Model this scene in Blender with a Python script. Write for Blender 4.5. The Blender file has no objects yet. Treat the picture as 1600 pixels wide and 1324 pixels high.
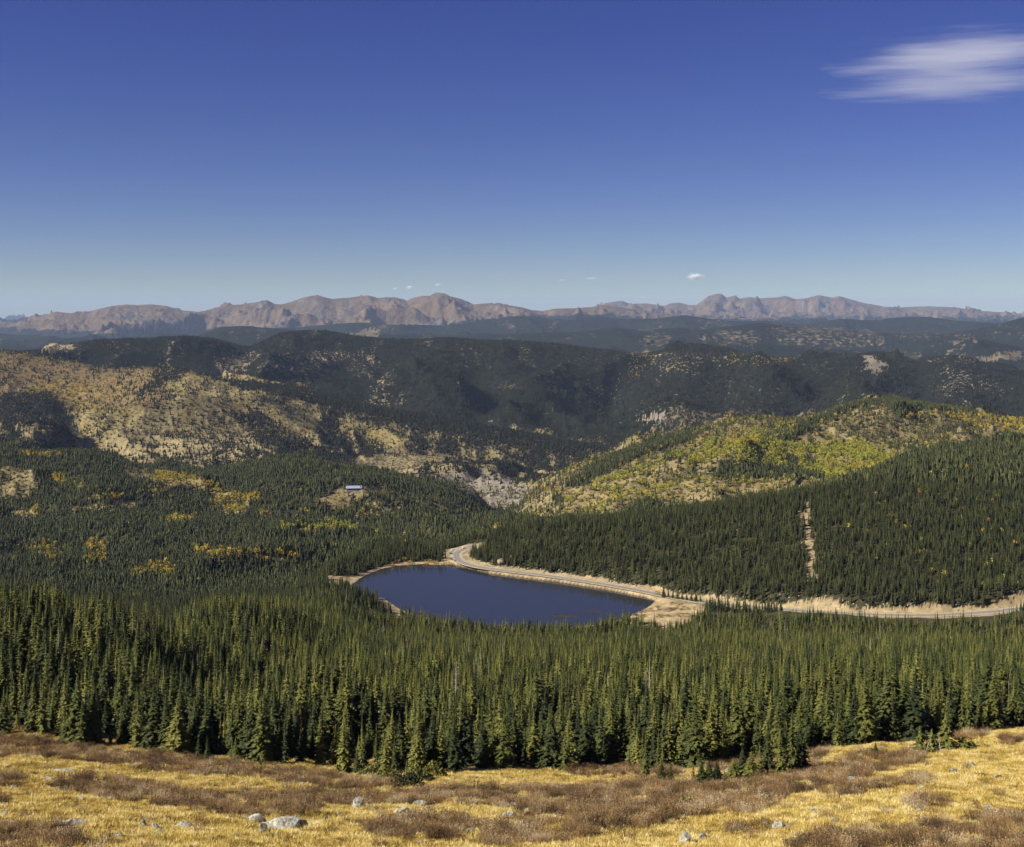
import bpy, math, random
import numpy as np

random.seed(7)
RNG = np.random.default_rng(11)
scene = bpy.context.scene
col = scene.collection

# ------------------------------------------------------------------ camera, sky, sun, exposure
ZC = 290.0            # eye height above the lake (lake surface is z = 0)
F = 1931.0            # focal length in photograph pixels (1600 px wide, 45 degrees)
HY = 485.0            # eye level row
HAZE = 1.05e-5         # density of the air

cam_d = bpy.data.cameras.new('camera')
cam_d.sensor_fit = 'HORIZONTAL'
cam_d.sensor_width = 36.0
cam_d.lens = 36.0 * F / 1600.0
cam_d.shift_y = -(662.0 - HY) / 1600.0
cam_d.clip_start = 0.5
cam_d.clip_end = 300000.0
cam = bpy.data.objects.new('camera', cam_d)
cam.location = (0, 0, ZC)
cam.rotation_euler = (math.radians(90), 0, 0)
col.objects.link(cam)
scene.camera = cam

SUN_AZ = math.radians(249)      # compass bearing of the sun; the camera looks along 0
SUN_EL = math.radians(35)
world = bpy.data.worlds.new('World')
scene.world = world
world.use_nodes = True
wn = world.node_tree
wn.nodes.clear()
sky = wn.nodes.new('ShaderNodeTexSky')
sky.sky_type = 'NISHITA'
sky.sun_disc = False
sky.sun_elevation = SUN_EL
sky.sun_rotation = SUN_AZ
sky.altitude = 2600
sky.air_density = 1.0
sky.dust_density = 0.4
sky.ozone_density = 4.0
hsv = wn.nodes.new('ShaderNodeHueSaturation')
hsv.inputs['Saturation'].default_value = 1.2
hsv.inputs['Hue'].default_value = 0.534
hsv.inputs['Value'].default_value = 0.92
bg = wn.nodes.new('ShaderNodeBackground')
bg.inputs['Strength'].default_value = 0.05
wo = wn.nodes.new('ShaderNodeOutputWorld')
wn.links.new(sky.outputs[0], hsv.inputs['Color'])
wn.links.new(hsv.outputs[0], bg.inputs['Color'])
wn.links.new(bg.outputs[0], wo.inputs['Surface'])

sun_d = bpy.data.lights.new('sun', 'SUN')
sun_d.energy = 5.0
sun_d.angle = math.radians(0.5)
sun_d.color = (1.0, 0.945, 0.85)
sun = bpy.data.objects.new('sun', sun_d)
sun_dir = (math.sin(SUN_AZ) * math.cos(SUN_EL), math.cos(SUN_AZ) * math.cos(SUN_EL), math.sin(SUN_EL))
from mathutils import Vector, Matrix
sun.rotation_euler = Vector(sun_dir).to_track_quat('Z', 'Y').to_euler()
sun.location = (-300, -200, 800)
col.objects.link(sun)

scene.view_settings.view_transform = 'Standard'
scene.view_settings.look = 'None'
scene.view_settings.gamma = 1.0
scene.view_settings.exposure = 0.66
scene.cycles.max_bounces = 6
scene.cycles.diffuse_bounces = 3
scene.cycles.glossy_bounces = 2
scene.cycles.transparent_max_bounces = 8
scene.cycles.volume_bounces = 4
scene.cycles.volume_step_rate = 0.4
scene.cycles.use_denoising = True

# ------------------------------------------------------------------ numeric noise
def _hash(xi, yi, seed):
    h = (xi.astype(np.int64) * 374761393 + yi.astype(np.int64) * 668265263 + seed * 1442695041) & 0xffffffff
    h = ((h ^ (h >> 13)) * 1274126177) & 0xffffffff
    return (h ^ (h >> 16)) & 0xffffffff

def perlin(x, y, seed=0):
    x0 = np.floor(x); y0 = np.floor(y)
    fx = x - x0; fy = y - y0
    u = fx * fx * fx * (fx * (fx * 6 - 15) + 10); v = fy * fy * fy * (fy * (fy * 6 - 15) + 10)
    def g(ix, iy, dx, dy):
        a = _hash(ix, iy, seed) * (2 * math.pi / 4294967296.0)
        return np.cos(a) * dx + np.sin(a) * dy
    n00 = g(x0, y0, fx, fy); n10 = g(x0 + 1, y0, fx - 1, fy)
    n01 = g(x0, y0 + 1, fx, fy - 1); n11 = g(x0 + 1, y0 + 1, fx - 1, fy - 1)
    a = n00 + u * (n10 - n00); b = n01 + u * (n11 - n01)
    return (a + v * (b - a)) * 1.5

def fbm(x, y, octv=4, seed=0, gain=0.5):
    s = 0; a = 1.0; t = 0
    for i in range(octv):
        s = s + a * perlin(x, y, seed + i * 17); t += a
        x = x * 2.03 + 13.7; y = y * 2.03 - 7.1; a *= gain
    return s / t

def ridged(x, y, octv=5, seed=0, gain=0.5):
    s = 0; a = 1.0; t = 0; w = 1.0
    for i in range(octv):
        n = 1 - np.abs(perlin(x, y, seed + i * 31)) * 1.6
        n = np.clip(n, 0, 1) ** 2
        s = s + a * n * w; t += a
        w = np.clip(n * 1.6, 0, 1)
        x = x * 2.07 + 5.3; y = y * 2.07 + 9.1; a *= gain
    return s / t - 0.45

def sstep(a, b, x):
    t = np.clip((x - a) / (b - a), 0, 1)
    return t * t * (3 - 2 * t)

# ------------------------------------------------------------------ terrain: ridge and valley lines
# every line: (crest?, [(column, row, distance)]) ; 'z' lines give the height below the eye instead of a row
def L(crest, kind, pts):
    a = np.array(pts, float)
    px, v, Y = a[:, 0], a[:, 1], a[:, 2]
    zr = -(v - HY) / F * Y if kind == 'p' else v
    return (crest, px, Y, zr)

def const(z, Y):
    return [(-3000, z, Y), (4000, z, Y)]

LINES = [
    L(False, 'z', const(-1.7, 0.0)),
    L(False, 'z', const(-30, 60)),
    L(False, 'p', [(-900, 1290, 122), (0, 1324, 113), (800, 1330, 110), (1600, 1318, 112), (2500, 1290, 118)]),
    # edge of the forest
    L(False, 'p', [(-900, 1080, 245), (-400, 1120, 238), (0, 1152, 228), (150, 1167, 222), (300, 1188, 216), (520, 1206, 208), (700, 1213, 206),
                   (900, 1213, 206), (1050, 1207, 208), (1200, 1190, 212), (1300, 1172, 216), (1430, 1164, 218), (1520, 1146, 224),
                   (1600, 1138, 228), (2000, 1110, 240), (2500, 1090, 250)]),
    # slope / moraine crest on the left
    L(False, 'z', [(-900, -60, 360), (-200, -80, 370), (0, -95, 380), (200, -110, 415), (300, -125, 440), (430, -136, 450), (1600, -136, 440), (2500, -130, 440)]),
    L(False, 'z', [(-900, -150, 560), (0, -165, 590), (200, -175, 600), (300, -150, 600), (430, -182, 750), (520, -206, 800), (640, -217, 780), (1600, -214, 780), (2500, -205, 780)]),
    L(False, 'z', [(-900, -230, 760), (0, -235, 800), (200, -235, 850), (300, -230, 870), (430, -240, 930), (480, -243, 970), (520, -250, 1020), (560, -272, 1060), (600, -286, 1130), (640, -289, 1130), (1030, -289, 1110),
                   (1100, -287, 1110), (1600, -286, 1080), (2500, -280, 1080)]),
    L(False, 'z', [(-900, -300, 1000), (0, -300, 1050), (200, -300, 1100), (300, -300, 1130), (430, -295, 1200), (520, -287, 1380), (600, -284, 1480), (660, -287, 1480), (720, -288, 1500),
                   (760, -284, 1445), (800, -283, 1405), (900, -282, 1338), (1000, -281, 1278), (1100, -280, 1228), (1200, -279, 1196), (1300, -279, 1178), (1400, -279, 1172), (1600, -279, 1203), (2500, -275, 1230)]),
    # valley on the left, mid slope of the wooded hill on the right
    L(False, 'z', [(-900, -335, 1300), (0, -338, 1300), (300, -346, 1400), (500, -352, 1560), (600, -350, 1700), (680, -305, 1560), (720, -288, 1530), (760, -279, 1500), (850, -270, 1440),
                   (1000, -264, 1370), (1270, -247, 1350), (1400, -238, 1420), (1600, -235, 1500), (2500, -220, 1500)]),
    L(True, 'z', [(-900, -370, 1900), (0, -385, 1900), (300, -388, 1950), (500, -392, 2000), (600, -392, 2050), (680, -345, 1800), (720, -292, 1560), (760, -282, 1540), (850, -264, 1490), (1000, -252, 1450),
                  (1120, -240, 1480), (1270, -226, 1520), (1330, -219, 1580), (1400, -209, 1640), (1500, -206, 1730), (1600, -204, 1800), (1800, -190, 1850), (2500, -170, 1850)]),
    L(True, 'z', [(-900, -380, 2300), (0, -398, 2300), (200, -391, 2300), (400, -398, 2300), (560, -408, 2300), (650, -413, 2300), (720, -385, 2050), (1000, -345, 1900), (1270, -335, 1950), (1400, -315, 2020), (1600, -300, 2120), (2500, -270, 2150)]),
    L(False, 'z', [(-900, -415, 2600), (0, -425, 2600), (200, -425, 2600), (400, -430, 2600), (560, -440, 2600), (700, -455, 2600), (800, -445, 2480), (870, -400, 2330), (1000, -374, 2230), (1100, -352, 2250),
                   (1200, -342, 2290), (1280, -335, 2330), (1400, -312, 2400), (1600, -292, 2500), (2500, -270, 2500)]),
    # hill with the lodge (left), aspen hill (right)
    L(False, 'z', [(-900, -380, 2780), (0, -382, 2800), (180, -396, 2800), (300, -412, 2800), (460, -396, 2800), (560, -415, 2800), (700, -445, 2800), (760, -500, 2850), (790, -505, 2860), (830, -440, 2600), (950, -372, 2550), (1100, -335, 2680),
                   (1190, -318, 2720), (1240, -322, 2720), (1360, -285, 2850), (1600, -290, 2950), (2500, -270, 2950)]),
    L(True, 'p', [(-900, 690, 3000), (0, 703, 3000), (60, 711, 3000), (130, 707, 3000), (180, 721, 3000), (240, 738, 3000), (300, 746, 3000), (380, 744, 3000), (420, 730, 3000), (460, 721, 3000), (520, 727, 3000),
                  (560, 738, 3000), (620, 754, 3000), (700, 767, 3000), (730, 780, 3000), (755, 803, 3000), (785, 812, 3050), (805, 800, 3000), (830, 779, 2750), (870, 753, 2800), (900, 740, 2850), (950, 717, 2900),
                  (1000, 700, 3000), (1060, 686, 3100), (1100, 674, 3150), (1130, 666, 3200), (1165, 652, 3230), (1190, 650, 3250), (1240, 657, 3300), (1280, 650, 3350), (1320, 633, 3450), (1360, 626, 3500),
                  (1400, 632, 3500), (1440, 638, 3500), (1500, 640, 3500), (1600, 659, 3500), (2500, 640, 3500)]),
    L(False, 'z', [(-900, -450, 3800), (0, -456, 3800), (180, -480, 3800), (300, -518, 3800), (460, -500, 3800), (600, -528, 3900), (700, -565, 3850), (760, -575, 3650), (790, -560, 3450), (850, -525, 3700),
                   (950, -560, 4300), (1100, -560, 4400), (1360, -545, 4600), (1600, -545, 4700), (2500, -520, 4700)]),
    # sunny grass hill on the left
    L(False, 'p', [(-900, 640, 4700), (0, 652, 4700), (60, 655, 4700), (110, 690, 4700), (150, 672, 4700), (220, 640, 4700), (300, 645, 4650), (380, 660, 4600), (450, 668, 4600), (520, 682, 4600), (600, 700, 4600), (700, 715, 4600),
                   (760, 722, 4600), (850, 735, 4600), (950, 720, 4750), (1100, 715, 4800), (1600, 712, 5000), (2500, 700, 5000)]),
    L(True, 'p', [(-900, 520, 6000), (-100, 538, 6000), (0, 547, 6000), (60, 556, 6000), (130, 569, 5950), (190, 578, 5850), (230, 573, 5700), (290, 576, 5600), (340, 591, 5550), (450, 605, 5500), (550, 627, 5400), (640, 644, 5350),
                  (760, 664, 5300), (850, 682, 5250), (930, 699, 5200), (1000, 704, 5250), (1100, 705, 5300), (1600, 700, 5400), (2500, 690, 5400)]),
    L(False, 'z', [(-900, -330, 6700), (0, -330, 6700), (200, -390, 6600), (290, -405, 6500), (350, -425, 6400), (450, -425, 6350), (640, -545, 6250), (900, -665, 6050), (1000, -640, 6000), (1100, -590, 6000), (1240, -540, 6000), (1360, -495, 6000),
                   (1600, -550, 6000), (2500, -520, 6000)]),
    # dark wooded ridge
    L(False, 'p', [(-900, 600, 6950), (0, 590, 7000), (200, 600, 7000), (330, 612, 6950), (395, 640, 6800), (450, 600, 6950), (530, 622, 6900), (600, 640, 6800), (680, 612, 6900), (760, 655, 6700), (830, 632, 6750), (905, 668, 6550),
                   (985, 650, 6450), (1060, 612, 6500), (1120, 648, 6450), (1190, 618, 6500), (1270, 650, 6450), (1350, 610, 6500), (1420, 650, 6450), (1480, 618, 6500), (1560, 645, 6450), (1600, 640, 6450), (2500, 630, 6450)]),
    L(False, 'p', [(-900, 575, 7600), (0, 568, 7600), (150, 556, 7600), (250, 570, 7600), (320, 556, 7600), (385, 596, 7500), (455, 556, 7800), (540, 585, 7700), (600, 596, 7650), (670, 560, 7800), (750, 606, 7600), (820, 575, 7700), (890, 592, 7600), (955, 630, 7400),
                   (1010, 600, 7300), (1068, 566, 7300), (1130, 602, 7250), (1195, 578, 7250), (1280, 612, 7200), (1362, 572, 7200), (1425, 616, 7150), (1485, 582, 7200), (1560, 612, 7150), (1600, 616, 7150), (2500, 600, 7150)]),
    L(True, 'p', [(-900, 540, 8400), (-200, 552, 8400), (0, 549, 8400), (60, 546, 8400), (100, 537, 8400), (150, 529, 8500), (220, 528, 8500), (300, 529, 8600), (340, 534, 8600), (370, 541, 8700), (385, 546, 8800), (400, 540, 8850),
                  (440, 522, 8900), (480, 518, 9000), (520, 520, 9000), (560, 525, 9000), (640, 529, 9000), (700, 528, 9000), (760, 533, 9000), (800, 533, 9000), (860, 535, 9000), (920, 543, 9000), (960, 547, 8900), (1000, 554, 8700),
                  (1030, 548, 8500), (1065, 543, 8300), (1100, 545, 8300), (1150, 550, 8300), (1200, 557, 8300), (1260, 562, 8200), (1300, 559, 8100), (1340, 555, 8000), (1365, 554, 8000), (1385, 559, 8000), (1400, 568, 8000), (1430, 574, 8000),
                  (1450, 570, 8000), (1485, 564, 8000), (1520, 569, 8000), (1560, 582, 8000), (1600, 590, 8000), (1800, 600, 8000), (2500, 580, 8000)]),
    L(False, 'z', const(-540, 10600)),
    L(True, 'p', [(-900, 545, 12500), (0, 548, 12500), (800, 552, 12500), (950, 550, 12500), (1000, 546, 12500), (1040, 530, 12500), (1090, 540, 12500), (1150, 532, 12500), (1230, 540, 12500), (1300, 545, 12500), (1400, 552, 12500), (1450, 545, 12500),
                  (1490, 532, 12500), (1515, 524, 12500), (1550, 535, 12500), (1600, 545, 12500), (2500, 530, 12500)]),
    L(False, 'z', const(-430, 13800)),
    L(True, 'p', [(-900, 540, 15500), (-200, 545, 15500), (0, 538, 15500), (60, 541, 15500), (120, 537, 15500), (280, 536, 15500), (310, 522, 15500), (345, 510, 15500), (380, 508, 15500), (430, 513, 15500), (500, 516, 15500), (560, 519, 15500),
                  (620, 522, 15500), (700, 524, 15500), (800, 521, 15500), (900, 519, 15500), (960, 512, 15500), (1010, 517, 15500), (1060, 510, 15500), (1090, 516, 15500), (1130, 510, 15500), (1190, 502, 15500), (1230, 509, 15500),
                  (1300, 514, 15500), (1360, 518, 15500), (1420, 521, 15500), (1480, 519, 15500), (1520, 514, 15500), (1560, 505, 15500), (1600, 494, 15500), (1700, 488, 15500), (2500, 500, 15500)]),
    L(False, 'z', const(-370, 18000)),
    L(True, 'p', [(-900, 515, 21500), (0, 520, 21500), (100, 528, 21500), (200, 530, 21500), (300, 527, 21500), (420, 515, 21500), (520, 506, 21500), (560, 503, 21500), (600, 506, 21500), (700, 508, 21500), (770, 498, 21500), (810, 494, 21500),
                  (850, 496, 21500), (890, 500, 21500), (930, 494, 21500), (960, 498, 21500), (1020, 497, 21500), (1070, 491, 21500), (1110, 497, 21500), (1150, 501, 21500), (1200, 500, 21500), (1250, 506, 21500), (1310, 498, 21500),
                  (1370, 500, 21500), (1410, 495, 21500), (1450, 495, 21500), (1500, 501, 21500), (1560, 504, 21500), (1600, 503, 21500), (2500, 500, 21500)]),
    L(False, 'z', [(-900, -560, 24300), (350, -560, 24300), (520, -420, 24300), (700, -400, 24300), (850, -330, 24300), (2500, -330, 24300)]),
    L(True, 'p', [(-900, 492, 31000), (-300, 500, 31000), (0, 509, 31000), (30, 504, 31000), (60, 496, 31000), (90, 487, 31000), (110, 489, 31000), (140, 486, 31000), (175, 478, 31000), (200, 476, 31000), (215, 477, 31000), (235, 475, 31000),
                  (260, 477, 31000), (285, 484, 31000), (310, 487, 31000), (330, 483, 31000), (350, 477, 31000), (370, 475, 31000), (395, 472, 31000), (417, 469, 31000), (428, 474, 31000), (440, 475, 31000), (455, 471, 31000),
                  (475, 464, 31000), (495, 461, 31000), (510, 465, 31000), (520, 467, 31000), (540, 465, 31000), (575, 460, 31000), (590, 464, 31000), (605, 463, 31000), (620, 464, 31000), (635, 470, 31000), (645, 466, 31000),
                  (660, 463, 31000), (672, 462, 31000), (678, 458, 31000), (694, 458, 31000), (702, 463, 31000), (720, 467, 31000), (740, 475, 31000), (765, 474, 31000), (790, 475, 31000), (815, 479, 31000), (830, 483, 31000),
                  (850, 485, 31000), (865, 481, 31000), (900, 480, 31000), (930, 478, 31000), (945, 475, 31000), (960, 478, 31000), (980, 482, 31000), (1010, 486, 31000), (1050, 491, 31000), (1100, 496, 31000), (1200, 500, 31000), (1600, 502, 31000), (2500, 500, 31000)]),
    L(False, 'z', const(-260, 37500)),
    L(True, 'p', [(-900, 500, 46000), (0, 500, 46000), (900, 490, 46000), (930, 480, 46000), (945, 473, 46000), (960, 470, 46000), (972, 469, 46000), (985, 474, 46000), (1010, 473, 46000), (1030, 476, 46000), (1040, 478, 46000), (1050, 473, 46000),
                  (1060, 472, 46000), (1075, 476, 46000), (1088, 476, 46000), (1095, 471, 46000), (1107, 462, 46000), (1120, 459, 46000), (1127, 459, 46000), (1135, 465, 46000), (1143, 463, 46000), (1150, 461, 46000), (1155, 466, 46000),
                  (1170, 463, 46000), (1190, 465, 46000), (1210, 464, 46000), (1228, 462, 46000), (1245, 468, 46000), (1260, 465, 46000), (1280, 460, 46000), (1290, 462, 46000), (1300, 464, 46000), (1312, 462, 46000), (1325, 466, 46000),
                  (1350, 474, 46000), (1380, 479, 46000), (1410, 480, 46000), (1450, 478, 46000), (1490, 479, 46000), (1510, 482, 46000), (1522, 481, 46000), (1535, 486, 46000), (1560, 488, 46000), (1580, 490, 46000), (1600, 492, 46000), (2500, 496, 46000)]),
    L(False, 'z', const(-420, 58000)),
    L(False, 'p', [(-900, 488.5, 80000), (2500, 488.5, 80000)]),
]

def _soften(line):
    cr, lx, ly, lz = line
    m = float(np.median(ly))
    if m < 1: return line
    sig = np.interp(m, [100, 700, 1200, 2600, 3600, 9000, 16000], [30, 34, 26, 22, 9, 7, 4])
    gx = np.arange(-900, 2501, 4.0)
    gy = np.interp(gx, lx, ly); gz = np.interp(gx, lx, lz)
    k = np.arange(-int(3 * sig / 4) - 1, int(3 * sig / 4) + 2) * 4.0
    kw = np.exp(-0.5 * (k / sig) ** 2); kw /= kw.sum(); h = len(k) // 2
    f = lambda a: np.convolve(np.pad(a, h, mode='edge'), kw, mode='valid')
    return (cr, gx, f(gy), f(gz))
LINES = [_soften(l) if np.median(l[2]) < 25000 else l for l in LINES]

# ---- lake outline and road centre line, set out on their own level planes
def on_plane(px, py, z):
    Y = (ZC - z) * F / (py - HY)
    return ((px - 800) / F * Y, Y)

LAKE_PX = [(548, 915), (562, 904), (580, 895), (600, 888), (622, 884), (660, 881.5), (690, 883), (715, 884), (740, 890), (770, 897), (810, 902), (860, 908), (900, 914), (950, 922), (985, 929), (1010, 934), (1024, 939),
           (1017, 946), (1000, 956), (985, 963), (960, 970), (930, 977), (880, 982), (820, 983), (760, 980), (700, 972), (650, 962), (622, 951), (608, 941), (598, 934), (585, 934), (566, 930), (552, 924)]
LAKE = np.array([on_plane(x, y, 0) for x, y in LAKE_PX])
ROAD_Z = 3.4
ROAD_PX = [(744, 852), (730, 856), (717, 862), (713, 868), (718, 876), (735, 883), (760, 888), (800, 893), (850, 899), (900, 906), (950, 914), (1000, 923), (1050, 933), (1100, 941), (1150, 946.5), (1200, 950.5), (1260, 955),
           (1320, 958.5), (1380, 961), (1440, 961.5), (1500, 959.5), (1560, 955), (1600, 950), (1700, 941), (1900, 930)]
_rp = np.array([on_plane(x, y, ROAD_Z) for x, y in ROAD_PX])
def smooth_line(p, n=8):
    out = []
    q = np.vstack([2 * p[0] - p[1], p, 2 * p[-1] - p[-2]])
    for i in range(1, len(q) - 2):
        for k in range(n):
            t = k / n
            out.append(0.5 * ((2 * q[i]) + (-q[i - 1] + q[i + 1]) * t + (2 * q[i - 1] - 5 * q[i] + 4 * q[i + 1] - q[i + 2]) * t * t + (-q[i - 1] + 3 * q[i] - 3 * q[i + 1] + q[i + 2]) * t ** 3))
    out.append(q[-2])
    return np.array(out)
ROAD = smooth_line(_rp)

def dist_poly(x, y, P, closed):
    d = np.full(x.shape, 1e9)
    n = len(P)
    for i in range(n if closed else n - 1):
        ax, ay = P[i]; bx, by = P[(i + 1) % n]
        dx, dy = bx - ax, by - ay
        t = np.clip(((x - ax) * dx + (y - ay) * dy) / (dx * dx + dy * dy + 1e-9), 0, 1)
        d = np.minimum(d, np.hypot(x - ax - t * dx, y - ay - t * dy))
    return d

def in_poly(x, y, P):
    r = np.zeros(x.shape, bool)
    n = len(P); j = n - 1
    for i in range(n):
        xi, yi = P[i]; xj, yj = P[j]
        if yi != yj:
            r ^= ((yi > y) != (yj > y)) & (x < (xj - xi) * (y - yi) / (yj - yi) + xi)
        j = i
    return r

def _height(X, Y):
    """height of the land (world z) at the points X, Y (Y > 0)"""
    px = 800 + F * X / np.maximum(Y, 1.0)
    # let spurs meander
    lw = np.log(np.maximum(Y, 10.0))
    warp = np.zeros_like(X)
    far = Y > 1700
    if far.any():
        sc = 0.16 * Y[far]
        q = np.exp(np.round(np.log(sc) * 1.0))       # stepwise scale, blended below
        s1 = 700.0; s2 = 4000.0
        b = sstep(8.6, 9.6, lw[far])
        warp[far] = (fbm(X[far] / s1, Y[far] / s1, 3, 5) * 40 * (1 - b) + fbm(X[far] / s2, Y[far] / s2, 3, 9) * 30 * b)
    K = len(LINES)
    Yk0 = np.empty((K, X.size))
    for k, (cr, lx, ly, lz) in enumerate(LINES):
        Yk0[k] = np.interp(px, lx, ly)
    # distance from crest lines
    w = np.ones_like(X)
    for k, (cr, lx, ly, lz) in enumerate(LINES):
        if cr:
            w = np.minimum(w, np.abs(Y - Yk0[k]) / (0.075 * Yk0[k]))
    w = np.clip(w, 0, 1); w = w * w * (3 - 2 * w)
    pxw = px + warp * w
    Yk = np.empty((K, X.size)); Zk = np.empty((K, X.size))
    for k, (cr, lx, ly, lz) in enumerate(LINES):
        Yk[k] = np.interp(pxw, lx, ly); Zk[k] = np.interp(pxw, lx, lz)
    h = np.diff(Yk, axis=0); h = np.maximum(h, 1.0)
    dl = np.diff(Zk, axis=0) / h
    d = np.zeros_like(Yk)
    w1 = 2 * h[1:] + h[:-1]; w2 = h[1:] + 2 * h[:-1]
    same = dl[1:] * dl[:-1] > 0
    with np.errstate(divide='ignore', invalid='ignore'):
        hm = (w1 + w2) / (w1 / dl[:-1] + w2 / dl[1:])
    d[1:-1] = np.where(same, hm, 0)
    d[0] = dl[0]; d[-1] = dl[-1]
    idx = np.clip((Yk[1:-1] <= Y[None, :]).sum(axis=0), 0, K - 2)
    ar = np.arange(X.size)
    hh = h[idx, ar]; t = np.clip((Y - Yk[idx, ar]) / hh, 0, 1)
    z0 = Zk[idx, ar]; z1 = Zk[idx + 1, ar]; d0 = d[idx, ar]; d1 = d[idx + 1, ar]
    t2 = t * t; t3 = t2 * t
    z = (2 * t3 - 3 * t2 + 1) * z0 + (t3 - 2 * t2 + t) * hh * d0 + (-2 * t3 + 3 * t2) * z1 + (t3 - t2) * hh * d1
    ww = np.where(Y > 25000, 0.05, 0.08) + np.where(Y > 25000, 0.95, 0.92) * w
    def band(lo0, lo1, hi0, hi1):
        return sstep(lo0, lo1, Y) * (1 - sstep(hi0, hi1, Y))
    def addn(mask_w, fn):
        nonlocal z
        m = mask_w > 0.001
        if m.any():
            z[m] += mask_w[m] * ww[m] * fn(X[m], Y[m])
    addn(band(50, 90, 260, 300), lambda x, y: fbm(x / 22, y / 22, 4, 3) * 1.5 + fbm(x / 4.5, y / 4.5, 2, 4) * 0.5)
    addn(band(240, 330, 1500, 1800), lambda x, y: fbm(x / 90, y / 90, 4, 6) * 7)
    addn(band(1500, 1900, 4200, 5200), lambda x, y: ridged(x / 560, y / 560, 5, 21) * 85 + fbm(x / 900, y / 900, 3, 22) * 22)
    addn(band(3900, 4600, 10000, 12000), lambda x, y: (ridged(x / 1500 + fbm(x / 1100, y / 1100, 2, 8) * .5, y / 1500, 6, 41) - 0.15) * np.interp(y, [4200, 5800, 7000], [190, 190, 290]) + fbm(x / 400, y / 400, 3, 42) * 22)
    addn(band(10000, 12000, 90000, 99000), lambda x, y: (ridged(x / 2600 + fbm(x / 2500, y / 2500, 2, 18) * .5, y / 2600, 7, 61, 0.55) - 0.25) * np.interp(y, [12000, 23000, 28000, 46000], [260, 300, 800, 950]))
    z += ZC
    # lake basin, shore and road bench
    m = (Y > 1000) & (Y < 1650) & (X > -330) & (X < 900)
    if m.any():
        x, y = X[m], Y[m]; zz = z[m]
        dr = dist_poly(x, y, ROAD, False)
        b = 1 - sstep(8, 26, dr)
        zz = zz * (1 - b) + (ROAD_Z - 0.25) * b
        dl_ = dist_poly(x, y, LAKE, True) + fbm(x / 16, y / 16, 4, 77) * 5.0
        ins = in_poly(x, y, LAKE)
        sd = np.where(ins, -dl_, dl_)
        shore = np.clip(sd * 0.16, -4, 3.0)
        bl = 1 - sstep(4, 55, sd)
        bl = np.where(dr < 9, np.minimum(bl, sstep(5, 9, dr)), bl)
        zz = np.where(ins, shore, zz * (1 - bl) + np.maximum(shore, 0.0) * bl)
        z[m] = zz
    return z

def height(X, Y, chunk=120000):
    X = np.asarray(X, float).ravel(); Y = np.asarray(Y, float).ravel()
    out = np.empty_like(X)
    for i in range(0, X.size, chunk):
        s = slice(i, i + chunk)
        yy = np.maximum(Y[s], 0.0)
        out[s] = _height(X[s], yy) + np.where(Y[s] < 0, -Y[s] * 0.22, 0)
    return out

# ------------------------------------------------------------------ helpers
def tag(o, label=None, cat=None, group=None, kind=None):
    if label: o['label'] = label
    if cat: o['category'] = cat
    if group: o['group'] = group
    if kind: o['kind'] = kind
    return o

def np_mesh(name, V, Fc, smooth=True):
    me = bpy.data.meshes.new(name)
    V = np.asarray(V, np.float32); Fc = np.asarray(Fc, np.int32)
    n = Fc.shape[1]
    me.vertices.add(len(V)); me.vertices.foreach_set('co', V.ravel())
    me.loops.add(Fc.size); me.loops.foreach_set('vertex_index', Fc.ravel())
    me.polygons.add(len(Fc)); me.polygons.foreach_set('loop_start', np.arange(0, Fc.size, n, dtype=np.int32))
    me.polygons.foreach_set('use_smooth', np.full(len(Fc), smooth, dtype=bool))
    me.update(calc_edges=True)
    return me

def obj(name, me, mat=None, parent=None, link=True):
    o = bpy.data.objects.new(name, me)
    if mat is not None and me is not None and len(me.materials) == 0:
        me.materials.append(mat)
    if parent is not None: o.parent = parent
    if link: col.objects.link(o)
    return o

def new_mat(name):
    m = bpy.data.materials.new(name); m.use_nodes = True
    nt = m.node_tree; b = nt.nodes['Principled BSDF']
    b.inputs['Roughness'].default_value = 0.9
    b.inputs['Specular IOR Level'].default_value = 0.15
    return m, nt, b

def N(nt, t, **kw):
    n = nt.nodes.new(t)
    for k, v in kw.items(): setattr(n, k, v)
    return n

def ramp(nt, stops):
    r = nt.nodes.new('ShaderNodeValToRGB')
    e = r.color_ramp.elements
    while len(e) < len(stops): e.new(0.5)
    for el, (p, c) in zip(e, stops):
        el.position = p; el.color = (*c, 1)
    return r

def plain(name, c, rough=0.8, metal=0.0, var=0.15, scale=3.0):
    m, nt, b = new_mat(name)
    tc = N(nt, 'ShaderNodeTexCoord'); nz = N(nt, 'ShaderNodeTexNoise')
    nz.inputs['Scale'].default_value = scale; nz.inputs['Detail'].default_value = 6
    r = ramp(nt, [(0.3, tuple(x * (1 - var) for x in c)), (0.7, tuple(min(1, x * (1 + var)) for x in c))])
    nt.links.new(tc.outputs['Object'], nz.inputs['Vector']); nt.links.new(nz.outputs['Fac'], r.inputs[0])
    nt.links.new(r.outputs[0], b.inputs['Base Color'])
    b.inputs['Roughness'].default_value = rough; b.inputs['Metallic'].default_value = metal
    return m

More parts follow.
